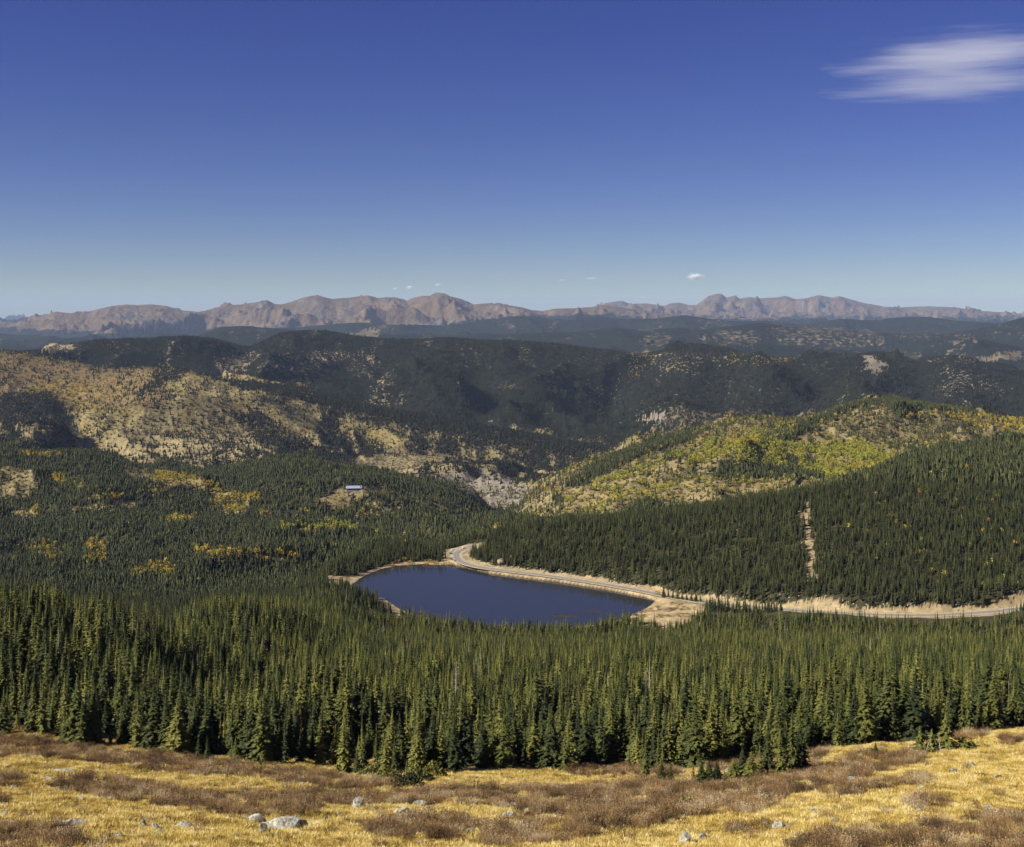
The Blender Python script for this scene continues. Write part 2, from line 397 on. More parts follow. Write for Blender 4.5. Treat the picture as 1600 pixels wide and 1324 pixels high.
def foliage(name, stops, noise_scale=2.0, trans=0.0, patch=0.0):
    """leaf or needle colour that varies from plant to plant and inside one crown"""
    m, nt, b = new_mat(name)
    oi = N(nt, 'ShaderNodeObjectInfo'); tc = N(nt, 'ShaderNodeTexCoord'); nz = N(nt, 'ShaderNodeTexNoise')
    nz.inputs['Scale'].default_value = noise_scale; nz.inputs['Detail'].default_value = 3
    nt.links.new(tc.outputs['Object'], nz.inputs['Vector'])
    a = N(nt, 'ShaderNodeMath', operation='MULTIPLY_ADD'); a.inputs[1].default_value = 0.85; 
    nt.links.new(oi.outputs['Random'], a.inputs[0])
    s = N(nt, 'ShaderNodeMath', operation='MULTIPLY_ADD'); s.inputs[1].default_value = 1.3; s.inputs[2].default_value = -0.58
    nt.links.new(nz.outputs['Fac'], s.inputs[0]); nt.links.new(s.outputs[0], a.inputs[2])
    fac = a.outputs[0]
    if patch > 0:
        ge = N(nt, 'ShaderNodeNewGeometry'); pz = N(nt, 'ShaderNodeTexNoise'); pz.inputs['Scale'].default_value = patch; pz.inputs['Detail'].default_value = 4
        nt.links.new(ge.outputs['Position'], pz.inputs['Vector'])
        pm = N(nt, 'ShaderNodeMath', operation='MULTIPLY_ADD'); pm.inputs[1].default_value = 2.0; pm.inputs[2].default_value = -1.0; nt.links.new(pz.outputs['Fac'], pm.inputs[0])
        ad = N(nt, 'ShaderNodeMath', operation='ADD'); nt.links.new(fac, ad.inputs[0]); nt.links.new(pm.outputs[0], ad.inputs[1]); fac = ad.outputs[0]
    r = ramp(nt, stops); nt.links.new(fac, r.inputs[0])
    nt.links.new(r.outputs[0], b.inputs['Base Color'])
    b.inputs['Roughness'].default_value = 0.75; b.inputs['Specular IOR Level'].default_value = 0.2
    if trans > 0:
        tr = N(nt, 'ShaderNodeBsdfTranslucent'); mx = N(nt, 'ShaderNodeMixShader'); mx.inputs[0].default_value = trans
        nt.links.new(r.outputs[0], tr.inputs['Color'])
        out = nt.nodes['Material Output']
        nt.links.new(b.outputs[0], mx.inputs[1]); nt.links.new(tr.outputs[0], mx.inputs[2]); nt.links.new(mx.outputs[0], out.inputs['Surface'])
    return m

M_NEEDLE = foliage('spruce_needles', [(0.0, (0.020, 0.031, 0.013)), (0.45, (0.070, 0.080, 0.019)), (0.8, (0.142, 0.145, 0.030)), (1.0, (0.205, 0.190, 0.042))], 1.6, 0.06)
M_NEEDLE_FAR = foliage('distant_needles', [(0.0, (0.006, 0.008, 0.004)), (0.5, (0.014, 0.016, 0.007)), (1.0, (0.034, 0.034, 0.014))], 0.3, 0.0)
M_NEEDLE_MID = foliage('hill_needles', [(0.0, (0.018, 0.024, 0.010)), (0.5, (0.040, 0.047, 0.014)), (1.0, (0.095, 0.098, 0.026))], 0.5, 0.0)
M_BARK = plain('bark', (0.20, 0.155, 0.105), 0.9, var=0.3, scale=4)
M_DEAD = plain('dead_wood', (0.36, 0.32, 0.27), 0.9, var=0.25, scale=4)
M_RUST = foliage('rusty_needles', [(0.0, (0.13, 0.080, 0.040)), (1.0, (0.24, 0.155, 0.07))], 1.5)
M_ASP_Y = foliage('aspen_gold', [(0.0, (0.36, 0.26, 0.035)), (0.5, (0.52, 0.39, 0.05)), (1.0, (0.62, 0.46, 0.06))], 0.5, 0.2)
M_ASP_G = foliage('aspen_lime', [(0.0, (0.20, 0.22, 0.03)), (0.5, (0.33, 0.33, 0.045)), (1.0, (0.50, 0.45, 0.06))], 0.5, 0.2)
M_ASP_O = foliage('aspen_orange', [(0.0, (0.36, 0.20, 0.035)), (0.6, (0.50, 0.28, 0.04)), (1.0, (0.56, 0.37, 0.06))], 0.5, 0.2)
M_SCRUB = foliage('scrub_twigs', [(0.0, (0.070, 0.048, 0.028)), (0.4, (0.20, 0.122, 0.054)), (0.7, (0.33, 0.200, 0.072)), (1.0, (0.50, 0.40, 0.24))], 2.2, 0.0, 0.16)
M_GRASS = foliage('dry_grass', [(0.0, (0.24, 0.165, 0.045)), (0.3, (0.53, 0.385, 0.085)), (0.7, (0.68, 0.52, 0.15)), (1.0, (0.82, 0.70, 0.34))], 2.0, 0.1, 0.3)
M_SHOREBUSH = foliage('shore_bush', [(0.0, (0.20, 0.14, 0.03)), (0.5, (0.36, 0.24, 0.05)), (1.0, (0.45, 0.35, 0.12))], 1.0)

def land_material(name, grain, trees_scale, forest_lo, forest_hi, bump, bump_scale):
    """ground colour from the land cover, broken by woods finer than the mesh"""
    m, nt, b = new_mat(name)
    at = N(nt, 'ShaderNodeAttribute', attribute_name='cover')
    geo = N(nt, 'ShaderNodeNewGeometry')
    n1 = N(nt, 'ShaderNodeTexNoise'); n1.inputs['Scale'].default_value = grain; n1.inputs['Detail'].default_value = 8; n1.inputs['Roughness'].default_value = 0.65
    n2 = N(nt, 'ShaderNodeTexNoise'); n2.inputs['Scale'].default_value = trees_scale; n2.inputs['Detail'].default_value = 4; n2.inputs['Roughness'].default_value = 0.7
    for n in (n1, n2): nt.links.new(geo.outputs['Position'], n.inputs['Vector'])
    v = ramp(nt, [(0.25, (0.62, 0.62, 0.62)), (0.75, (1.36, 1.34, 1.30))])
    nt.links.new(n1.outputs['Fac'], v.inputs[0])
    mul = N(nt, 'ShaderNodeMix', data_type='RGBA', blend_type='MULTIPLY'); mul.inputs[0].default_value = 1
    nt.links.new(at.outputs['Color'], mul.inputs[6]); nt.links.new(v.outputs[0], mul.inputs[7])
    fc = ramp(nt, [(0.3, forest_lo), (0.7, forest_hi)]); nt.links.new(n1.outputs['Fac'], fc.inputs[0])
    # woods where noise is below the cover value
    th = N(nt, 'ShaderNodeMath', operation='MULTIPLY_ADD'); th.inputs[1].default_value = 0.62; th.inputs[2].default_value = 0.19
    nt.links.new(at.outputs['Alpha'], th.inputs[0])
    df = N(nt, 'ShaderNodeMath', operation='SUBTRACT'); nt.links.new(th.outputs[0], df.inputs[0]); nt.links.new(n2.outputs['Fac'], df.inputs[1])
    mr = N(nt, 'ShaderNodeMapRange'); mr.inputs['From Min'].default_value = -0.02; mr.inputs['From Max'].default_value = 0.02
    nt.links.new(df.outputs[0], mr.inputs['Value'])
    mx = N(nt, 'ShaderNodeMix', data_type='RGBA')
    nt.links.new(mr.outputs[0], mx.inputs[0]); nt.links.new(mul.outputs[2], mx.inputs[6]); nt.links.new(fc.outputs[0], mx.inputs[7])
    nt.links.new(mx.outputs[2], b.inputs['Base Color'])
    nb = N(nt, 'ShaderNodeTexNoise'); nb.inputs['Scale'].default_value = bump_scale; nb.inputs['Detail'].default_value = 9; nb.inputs['Roughness'].default_value = 0.62
    nt.links.new(geo.outputs['Position'], nb.inputs['Vector'])
    bp = N(nt, 'ShaderNodeBump'); bp.inputs['Strength'].default_value = 1.0; bp.inputs['Distance'].default_value = bump
    nt.links.new(nb.outputs['Fac'], bp.inputs['Height']); nt.links.new(bp.outputs[0], b.inputs['Normal'])
    b.inputs['Roughness'].default_value = 1.0; b.inputs['Specular IOR Level'].default_value = 0.05
    return m

# ------------------------------------------------------------------ land cover
TAN = np.array((0.175, 0.140, 0.058)); PALE = np.array((0.275, 0.225, 0.115)); SOIL = np.array((0.075, 0.062, 0.035)); GREYTAN = np.array((0.27, 0.215, 0.125))
ROCK = np.array((0.33, 0.30, 0.265)); GOLD = np.array((0.42, 0.30, 0.06)); ALPINE = np.array((0.140, 0.098, 0.058)); SHORE = np.array((0.46, 0.355, 0.19))

# (what, value, nearest, farthest, outline in photograph columns and rows) : what grows where on the hills
P = []
def area(what, val, y0, y1, pts): P.append((what, val, y0, y1, np.array(pts, float)))
# wooded hill beyond the road
area('F', 0.0, 1150, 1700, [(1252, 785), (1262, 785), (1270, 850), (1276, 915), (1262, 915), (1257, 850)])
area('A', 0.02, 1180, 1900, [(1330, 800), (1430, 740), (1600, 740), (1600, 925), (1420, 925), (1320, 880)])
area('R', 0.9, 1300, 1900, [(1556, 790), (1585, 772), (1600, 765), (1600, 785), (1575, 792)])
# valley woods on the left
for e in ([(40, 855), (75, 850), (92, 868), (85, 882), (60, 876)], [(135, 845), (165, 848), (160, 890), (138, 885)], [(200, 895), (240, 885), (275, 890), (270, 905), (215, 912)], [(300, 858), (400, 868), (460, 876), (458, 884), (380, 882), (300, 872)]):
    area('A', 0.55, 1200, 2700, e)
area('AG', 0.9, 1700, 2750, [(440, 828), (500, 822), (520, 814), (558, 824), (560, 834), (500, 836), (450, 836)])
area('F', 0.25, 2150, 3100, [(600, 712 + 60), (660, 775), (640, 790), (590, 788)])
for e in ([(20, 800), (60, 798), (55, 812), (22, 812)], [(250, 812), (300, 808), (310, 818), (255, 822)], [(560, 800), (600, 804), (598, 812), (560, 810)], [(330, 768), (420, 778), (410, 786), (330, 780)]):
    area('A', 0.5, 1700, 3100, e); area('F', 0.3, 1700, 3100, e)
# hill with the lodge
for e in ([(330, 782), (385, 786), (384, 806), (335, 802)], [(80, 745), (118, 748), (116, 762), (80, 758)]):
    area('A', 0.85, 2300, 3100, e)
for e in ([(30, 708), (90, 712), (80, 722), (40, 718)], [(235, 765), (262, 768), (250, 778), (232, 774)], [(460, 800), (490, 804), (480, 812), (456, 808)], [(405, 805), (430, 806), (428, 812), (404, 812)], [(130, 770), (215, 775), (210, 788), (135, 784)], [(240, 740), (330, 752), (360, 765), (300, 768), (240, 756)]):
    area('A', 0.6, 2300, 3100, e)
area('F', 0.12, 2500, 3100, [(0, 730), (50, 735), (60, 765), (40, 782), (0, 780)])
area('F', 0.15, 2300, 3100, [(105, 793), (215, 788), (210, 798), (110, 801)])
area('F', 0.3, 2400, 3100, [(180, 726), (300, 745), (350, 765), (260, 765), (190, 745)])
area('F', 0.06, 2500, 3050, [(490, 784), (540, 764), (602, 757), (600, 774), (556, 780), (548, 798), (512, 796)])
area('R', 0.4, 2500, 3050, [(545, 763), (600, 762), (590, 769), (545, 771)])
area('F', 0.6, 2500, 3050, [(560, 790), (640, 770), (740, 785), (740, 805), (600, 806)])
# aspen hill
area('AG', 0.8, 2100, 3700, [(1060, 730), (1100, 700), (1180, 690), (1260, 700), (1330, 690), (1400, 712), (1370, 735), (1290, 752), (1240, 735), (1160, 730)])
area('A', 0.9, 2100, 3700, [(1418, 712), (1458, 708), (1460, 722), (1420, 728)])
area('A', 0.7, 2100, 3700, [(1130, 695), (1190, 685), (1190, 697), (1140, 700)])
area('A', 0.6, 2100, 3700, [(1330, 732), (1368, 725), (1370, 740), (1335, 745)])
area('A', 0.35, 2100, 3700, [(1400, 660), (1470, 655), (1600, 690), (1600, 660), (1500, 648), (1420, 650)])
area('AG', 0.35, 2100, 3700, [(920, 760), (1000, 730), (1130, 680), (1240, 660), (1240, 690), (1100, 700), (1000, 750), (930, 772)])
area('F', 1.0, 2100, 3700, [(1175, 695), (1225, 672), (1290, 650), (1330, 626), (1360, 619), (1420, 630), (1420, 636), (1360, 634), (1320, 645), (1280, 665), (1240, 690), (1200, 700)])
area('F', 1.0, 2100, 3700, [(1110, 752), (1130, 728), (1180, 712), (1240, 715), (1290, 735), (1290, 750), (1200, 752)])
area('F', 0.9, 2100, 3700, [(860, 790), (905, 742), (1000, 695), (1080, 678), (1080, 690), (1000, 715), (940, 745), (900, 765)])
area('F', 0.95, 2100, 3700, [(1385, 632), (1402, 628), (1420, 650), (1405, 655)])
area('F', 0.95, 2100, 3700, [(1400, 632), (1500, 634), (1600, 650), (1600, 656), (1500, 643), (1420, 641)])
area('F', 0.9, 2100, 3700, [(1440, 714), (1520, 694), (1600, 684), (1600, 720), (1440, 732)])
area('AG', 0.14, 2100, 3700, [(870, 770), (960, 752), (1100, 750), (1280, 752), (1280, 762), (1100, 775), (980, 805), (900, 806)])
area('F', 0.15, 2100, 3700, [(870, 770), (960, 752), (1100, 750), (1280, 752), (1280, 762), (1100, 775), (980, 805), (900, 806)])
area('R', 0.85, 2300, 4300, [(940, 720), (965, 703), (985, 698), (980, 706), (950, 722)])
area('R', 0.95, 2600, 4200, [(780, 802), (800, 782), (825, 758), (835, 764), (822, 790), (810, 802)])
# gorge
area('R', 0.75, 3000, 4500, [(688, 744), (742, 737), (800, 748), (822, 766), (800, 796), (768, 801), (735, 780)])
area('F', 0.22, 3000, 4500, [(688, 744), (742, 737), (800, 748), (822, 766), (800, 796), (768, 801), (735, 780)])
# grass hill on the left
area('F', 0.88, 3700, 6300, [(0, 620), (40, 612), (75, 618), (112, 645), (125, 690), (100, 705), (0, 700)])
area('F', 0.25, 3700, 6300, [(20, 665), (60, 665), (85, 690), (40, 695)])
area('A', 0.42, 3700, 6300, [(20, 620), (60, 598), (110, 600), (160, 602), (200, 600), (215, 612), (150, 650), (120, 650), (75, 618)])
area('AO', 0.4, 3700, 6300, [(60, 595), (100, 596), (150, 610), (140, 630), (90, 625)])
area('AG', 0.3, 3700, 6300, [(112, 690), (130, 660), (180, 640), (230, 632), (180, 670), (130, 705)])
area('F', 0.9, 3700, 6300, [(205, 622), (245, 585), (292, 578), (285, 590), (245, 610), (215, 632)])
area('F', 0.6, 3700, 6300, [(180, 605), (215, 600), (220, 615), (185, 620)])
area('F', 0.97, 3700, 6300, [(315, 582), (400, 600), (500, 612), (640, 640), (760, 662), (940, 698), (900, 714), (760, 692), (640, 670), (520, 642), (430, 620), (362, 603)])
area('F', 0.42, 3700, 6300, [(230, 690), (260, 665), (320, 645), (370, 655), (420, 690), (430, 715), (380, 740), (270, 735)])
area('F', 0.85, 3700, 6300, [(360, 650), (400, 640), (430, 660), (470, 690), (540, 715), (520, 735), (440, 720), (400, 690)])
area('F', 0.65, 3700, 6300, [(320, 715), (400, 705), (440, 720), (440, 740), (330, 745)])
area('F', 0.04, 3500, 6300, [(540, 720), (600, 712), (660, 714), (725, 713), (700, 722), (660, 735), (650, 750), (600, 745), (560, 735)])
area('A', 0.3, 3700, 6300, [(400, 670), (440, 665), (470, 680), (440, 690), (400, 685)])
area('AG', 0.5, 3700, 6300, [(568, 672), (590, 670), (622, 682), (635, 696), (600, 700), (570, 690)])
area('F', 0.1, 3700, 6300, [(575, 676), (620, 686), (632, 698), (600, 702), (575, 690)])
# dark ridge
area('F', 0.50, 6000, 9200, [(335, 575), (365, 562), (400, 548), (412, 556), (385, 575), (360, 590), (340, 585)])
area('A', 0.40, 6000, 9200, [(330, 572), (362, 566), (372, 575), (355, 586), (335, 582)])
area('F', 0.58, 6000, 9200, [(430, 560), (480, 550), (560, 552), (575, 558), (520, 568), (480, 580), (440, 588), (400, 580)])
area('F', 0.15, 6500, 9200, [(60, 545), (95, 534), (115, 540), (105, 548), (75, 550)])
area('F', 0.68, 6000, 9200, [(700, 560), (760, 556), (770, 572), (720, 580), (700, 572)])
area('F', 0.68, 6000, 9200, [(860, 560), (930, 555), (985, 560), (960, 575), (890, 575)])
area('A', 0.40, 6000, 9200, [(990, 556), (1020, 558), (1010, 585), (960, 615), (930, 630), (920, 622), (965, 595)])
area('AO', 0.40, 6000, 9200, [(992, 556), (1018, 560), (1012, 572), (992, 570)])
area('F', 0.62, 6000, 9200, [(1010, 560), (1060, 548), (1130, 555), (1180, 570), (1100, 575), (1040, 590)])
area('A', 0.35, 6000, 9200, [(1130, 555), (1170, 560), (1235, 560), (1240, 566), (1180, 576), (1140, 575)])
area('F', 0.68, 6000, 9200, [(1070, 580), (1120, 582), (1115, 600), (1080, 596)])
area('R', 0.45, 6000, 9200, [(1345, 560), (1365, 556), (1385, 575), (1375, 590), (1355, 582)])
area('F', 0.25, 6000, 9200, [(1345, 560), (1365, 556), (1385, 575), (1375, 590), (1355, 582)])
area('F', 0.62, 6000, 9200, [(1465, 580), (1490, 568), (1560, 600), (1570, 612), (1500, 618), (1465, 610)])
area('R', 0.35, 6000, 9200, [(1465, 580), (1490, 568), (1560, 600), (1570, 612), (1500, 618), (1465, 610)])
area('F', 0.72, 6000, 9200, [(960, 620), (1100, 600), (1260, 605), (1230, 640), (1040, 670), (950, 668)])
area('R', 0.9, 6000, 9200, [(1010, 650), (1032, 648), (1034, 662), (1016, 658)])
area('F', 0.0, 6000, 9200, [(1010, 650), (1032, 648), (1034, 662), (1016, 658)])
# blue hills beyond
for e in ([(998, 532), (1020, 520), (1050, 524), (1065, 540), (1000, 546)], [(1080, 528), (1130, 516), (1190, 520), (1180, 540), (1140, 545)], [(1078, 503), (1150, 497), (1145, 503), (1080, 508)], [(1200, 515), (1290, 510), (1370, 522), (1380, 545), (1300, 548), (1220, 540)],
          [(1390, 545), (1440, 552), (1440, 568), (1400, 560)], [(1400, 520), (1480, 522), (1460, 532), (1400, 530)], [(1480, 540), (1510, 522), (1545, 532), (1490, 548)], [(1525, 560), (1600, 550), (1600, 562), (1530, 570)], [(1450, 565), (1500, 548), (1560, 560), (1480, 580)]):
    area('F', 0.58, 10000, 23000, e)
area('F', 0.1, 10000, 23000, [(1525, 560), (1580, 553), (1600, 552), (1590, 560), (1535, 568)])
area('F', 0.25, 14000, 27000, [(550, 522), (590, 512), (590, 528), (545, 530)])
area('R', 0.6, 24000, 33000, [(935, 498), (960, 487), (990, 492), (1000, 508), (970, 515), (940, 508)])

def cover(X, Y, Z):
    """rgb ground colour, forest, aspen (gold, lime, orange) density at points on the land"""
    n = X.size
    px = 800 + F * X / Y; py = HY - (Z - ZC) * F / Y
    wob = 5 + 2 * sstep(2000, 6000, Y)
    s = Y * 0.011
    lx = X / (0.011 * np.exp(np.round(np.log(Y) * 2) / 2)); ly = Y / (0.03 * np.exp(np.round(np.log(Y) * 2) / 2))
    gj = np.random.default_rng(n)
    wx = px + fbm(lx, ly, 3, 101) * wob * 2.6 + gj.normal(0, 1, n) * np.where(Y < 3700, 2.5, 6); wy = py + 1.5 + fbm(lx, ly, 3, 102) * wob * 1.0 + gj.normal(0, 1, n) * np.where(Y < 3700, 1.0, 2.2)
    fine = fbm(lx * 2.7, ly * 2.7, 3, 103)
    Fo = np.where(Y < 2150, 1.0, 0.93)
    Fo = np.where((Y > 2150) & (Y < 3700) & (px > 800), np.clip(0.30 + fine * 0.9, 0.03, 1), Fo)
    Fo = np.where((Y > 3700) & (Y < 6300), np.where(wx + (wy - 640) * 0.9 < 520, np.clip(0.27 + 0.75 * fbm(lx * 0.9, ly * 0.9, 3, 109), 0.02, 0.8), np.clip(0.70 + 0.8 * fbm(lx * 0.6, ly * 0.6, 3, 112), 0.2, 0.97)), Fo)
    Fo = np.where(Y > 6300, 0.81 + 0.48 * fbm(lx * 0.5, ly * 0.5, 3, 108), Fo)
    treeline = ZC + np.where(Y > 38000, -225, np.interp(px, [0, 300, 480, 700, 780, 950, 1010], [-455, -455, -330, -290, -130, -115, -200])) + fbm(X / 2600, Y / 2600, 4, 104) * 150
    hi = Y > 24000
    Fo = np.where(hi, np.clip(0.5 - (Z - treeline) / 130, 0, 0.96), Fo)
    A = np.zeros((3, n)); R = np.zeros(n)
    A[0] = np.where((Y > 2150) & (Y < 3700) & (px > 800), 0.035, 0)
    A[0] = np.where((Y > 1200) & (Y < 3100) & (px < 800), 0.004, A[0])
    A[0] = np.where((Y > 3700) & (Y < 6300) & (px < 500), 0.03, A[0])
    for what, val, y0, y1, pts in P:
        x0, yy0 = pts.min(0) - 14; x1, yy1 = pts.max(0) + 14
        m = np.nonzero((Y > y0) & (Y < y1) & (px > x0) & (px < x1) & (py > yy0) & (py < yy1))[0]
        if m.size == 0: continue
        k = m[in_poly(px[m], py[m], pts)] if x1 - x0 < 48 and what == 'F' and val == 0 else m[in_poly(wx[m], wy[m], pts)]
        if what == 'F': Fo[k] = val
        elif what == 'R': R[k] = val
        else: A[{'A': 0, 'AG': 1, 'AO': 2}[what]][k] = val
    A *= np.clip(0.85 + 1.8 * fbm(lx * 1.2, ly * 1.2, 3, 111), 0.1, 1.6)[None, :]
    at = A.sum(0)
    Fo = np.where((at > 0.45) & (Y < 6300), Fo * 0.4, Fo)
    # ground colour
    c = np.empty((n, 3))
    v = (0.5 + 0.9 * fbm(lx * 0.7, ly * 0.7, 3, 105))[:, None]
    c[:] = TAN * (1 - np.clip(v, 0, 1)) + PALE * np.clip(v, 0, 1)
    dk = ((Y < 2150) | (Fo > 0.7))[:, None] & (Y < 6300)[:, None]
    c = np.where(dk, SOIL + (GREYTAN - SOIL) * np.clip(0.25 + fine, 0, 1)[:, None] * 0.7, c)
    c = np.where(((Y > 6300) & (Y < 25000))[:, None], GREYTAN * np.where(Y > 9600, 0.56, 0.85)[:, None] * (0.75 + 0.5 * np.clip(v, 0, 1)), c)
    c = np.where(hi[:, None], ALPINE * (0.8 + 0.45 * np.clip(v, 0, 1)), c)
    brown = ((Y > 3700) & (Y < 6400) & (px < 260) & (py < 640))[:, None]
    c = np.where(brown, np.array((0.165, 0.120, 0.058)), c)
    lo = ((Y > 3400) & (Y < 5000) & (py > 680))[:, None] & (Fo < 0.6)[:, None]
    c = np.where(lo, PALE, c)
    rr = np.clip(R + hi * np.clip(fbm(X / 900, Y / 1500, 5, 107, 0.65) * 3.2 - 0.1, 0, 0.85), 0, 1)[:, None]
    c = c * (1 - rr) + ROCK * (np.where(hi, 0.34, 0.62) + 0.5 * np.clip(fine, -0.5, 0.5))[:, None] * rr
    c = np.where(((Y < 2150) & (Fo < 0.1))[:, None], SHORE * 0.75, c)
    # aspen undergrowth tint
    ag = np.clip(at, 0, 1)[:, None] * 0.35 * (Y > 1700)[:, None]
    c = c * (1 - ag) + np.array((0.40, 0.30, 0.06)) * ag
    # lake shore and road verges
    m = (Y > 1000) & (Y < 1650) & (X > -330) & (X < 900)
    if m.any():
        x, y = X[m], Y[m]
        dr = dist_poly(x, y, ROAD, False); dl = dist_poly(x, y, LAKE, True); ins = in_poly(x, y, LAKE)
        up = 17 + 12 * fbm(x / 70, y / 70, 3, 55) + np.random.default_rng(x.size).normal(0, 1.5, x.size)
        bank = dr < up
        pxm = px[m]
        point = (dl < 60) & (pxm > 985) & (pxm < 1130) & (py[m] > 930) & (py[m] < 985)
        spit = ((pxm > 510) & (pxm < 575) & (py[m] > 900) & (py[m] < 921) & (dl < 40)) | ((pxm > 588) & (pxm < 626) & (py[m] > 930) & (py[m] < 962) & (dl < 20))
        shore = ins | spit | (dl < 7 + 4 * fbm(x / 20, y / 20, 2, 56)) | bank | point
        cm = c[m]; fm = Fo[m]; am = A[:, m]
        k = shore[:, None]
        cm = np.where(k, SHORE * (0.85 + 0.5 * np.clip(fbm(x / 12, y / 12, 3, 57), -.5, .5))[:, None], cm)
        cm = np.where(ins[:, None], np.array((0.10, 0.085, 0.06)), cm)
        fm = np.where(shore | (dr < 11), 0, fm); am = np.where(shore, 0, am)
        c[m] = cm; Fo[m] = fm; A[:, m] = am
    return c, Fo, A, R, px, py

# ------------------------------------------------------------------ terrain sheets
pxs = np.concatenate([np.arange(-700, -60, 14), np.arange(-60, 1660, 2.0), np.arange(1660, 2301, 14)])
tcol = (pxs - 800) / F
def rows(segs):
    r = []
    for a, b, n in segs: r.append(np.linspace(a, b, n, endpoint=False))
    r.append([segs[-1][1]])
    return np.concatenate(r)
SHEETS = [
    ('forest_slope', rows([(226, 1080, 110), (1080, 1560, 170)])),
    ('valley_hills', rows([(1560, 2700, 110), (2700, 3700, 120)])),
    ('foothills', rows([(3700, 6300, 160), (6300, 9600, 150)])),
    ('blue_hills', rows([(9600, 25000, 130)])),
    ('mountain_range', rows([(25000, 34000, 95), (34000, 50000, 80), (50000, 80000, 10)])),
]
LAND_MATS = {
    'forest_slope': land_material('forest_floor', 0.25, 0.05, (0.045, 0.042, 0.022), (0.075, 0.066, 0.034), 0.4, 0.5),
    'valley_hills': land_material('hill_ground', 0.06, 0.05, (0.040, 0.042, 0.020), (0.065, 0.062, 0.028), 4.0, 0.09),
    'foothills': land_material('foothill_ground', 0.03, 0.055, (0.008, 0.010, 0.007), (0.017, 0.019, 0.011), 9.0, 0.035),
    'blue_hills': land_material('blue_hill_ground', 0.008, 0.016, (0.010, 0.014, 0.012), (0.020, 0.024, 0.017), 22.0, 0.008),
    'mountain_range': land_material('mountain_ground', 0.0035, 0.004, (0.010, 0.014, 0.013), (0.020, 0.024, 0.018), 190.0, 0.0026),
}
GRID = {}
hor = np.full(len(pxs), 3000.0)      # lowest visible row per column, near to far (used to skip trees hidden behind hills)
for name, ys in SHEETS:
    T, YY = np.meshgrid(tcol, ys)
    X = (T * YY).ravel(); Yv = YY.ravel()
    Z = height(X, Yv)
    if name == 'forest_slope': Z = np.where(Yv < 240, Z - 0.4, Z)
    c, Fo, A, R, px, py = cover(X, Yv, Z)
    nr, nc = len(ys), len(pxs)
    i = np.arange(nr * nc).reshape(nr, nc)
    q = np.stack([i[:-1, :-1].ravel(), i[:-1, 1:].ravel(), i[1:, 1:].ravel(), i[1:, :-1].ravel()], 1)
    me = np_mesh(name, np.stack([X, Yv, Z], 1), q)
    ca = me.attributes.new('cover', 'FLOAT_COLOR', 'POINT')
    woods = Fo if name in ('foothills', 'blue_hills', 'mountain_range') else np.clip(Fo * 0.75, 0, 1)
    if name == 'foothills': woods = np.where(Yv < 6300, Fo * 0.6, Fo)
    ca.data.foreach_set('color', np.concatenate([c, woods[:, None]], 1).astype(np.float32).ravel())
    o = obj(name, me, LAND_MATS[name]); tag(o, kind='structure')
    # visibility: running minimum of rows along each column
    pg = py.reshape(nr, nc)
    run = np.minimum.accumulate(np.vstack([hor[None, :], pg]), axis=0)
    vis = run[:-1]
    hor = run[-1]
    GRID[name] = dict(X=X.reshape(nr, nc), Y=YY, Z=Z.reshape(nr, nc), F=Fo.reshape(nr, nc), A=A.reshape(3, nr, nc), py=pg, hor=vis, px=px.reshape(nr, nc))

# ------------------------------------------------------------------ meadow
mx = np.arange(-250, 250.1, 1.0); my = np.concatenate([np.arange(-60, 95, 4.0), np.arange(95, 236.1, 0.8)])
XX, YY = np.meshgrid(mx, my)
MZ = height(XX.ravel(), YY.ravel())

SCRUB = [np.array(p, float) for p in (
    [(0, 1288), (60, 1288), (110, 1300), (150, 1326), (0, 1330), (-200, 1330), (-200, 1290)],
    [(62, 1226), (130, 1213), (200, 1222), (320, 1240), (400, 1256), (470, 1263), (500, 1268), (470, 1276), (380, 1276), (280, 1262), (200, 1252), (120, 1240)],
    [(-200, 1130), (0, 1150), (60, 1152), (150, 1172), (320, 1186), (420, 1200), (520, 1210), (640, 1226), (600, 1234), (500, 1232), (420, 1216), (330, 1212), (250, 1206), (140, 1192), (60, 1182), (0, 1182), (-200, 1175)],
    [(330, 1238), (430, 1234), (560, 1242), (700, 1232), (860, 1232), (960, 1238), (960, 1268), (800, 1262), (700, 1256), (560, 1260), (440, 1264)],
    [(850, 1240), (1000, 1220), (1150, 1226), (1280, 1202), (1330, 1182), (1440, 1172), (1450, 1186), (1350, 1214), (1250, 1240), (1190, 1270), (1060, 1276), (990, 1300), (880, 1318), (760, 1326), (720, 1300), (790, 1286), (830, 1262)],
    [(562, 1290), (600, 1280), (680, 1280), (790, 1290), (780, 1306), (700, 1314), (620, 1312), (575, 1304)],
    [(1290, 1236), (1350, 1222), (1440, 1212), (1470, 1218), (1400, 1230), (1320, 1246)],
    [(1405, 1252), (1440, 1246), (1482, 1256), (1470, 1262), (1420, 1262)],
    [(1230, 1330), (1280, 1302), (1400, 1292), (1500, 1282), (1600, 1260), (1900, 1240), (1900, 1340)],
    [(-20, 1210), (30, 1210), (48, 1222), (20, 1230), (-20, 1230)], [(-20, 1246), (12, 1248), (20, 1258), (-20, 1262)],
    [(1560, 1152), (1620, 1148), (1700, 1150), (1620, 1164), (1570, 1162)],
    [(860, 1196), (960, 1192), (1060, 1196), (1060, 1210), (900, 1214)], [(1060, 1196), (1200, 1172), (1300, 1168), (1280, 1196), (1150, 1208)],
    [(1490, 1150), (1520, 1142), (1540, 1150), (1500, 1160)], [(1120, 1290), (1165, 1288), (1160, 1302), (1130, 1304)], [(1410, 1280), (1430, 1276), (1425, 1286)])]

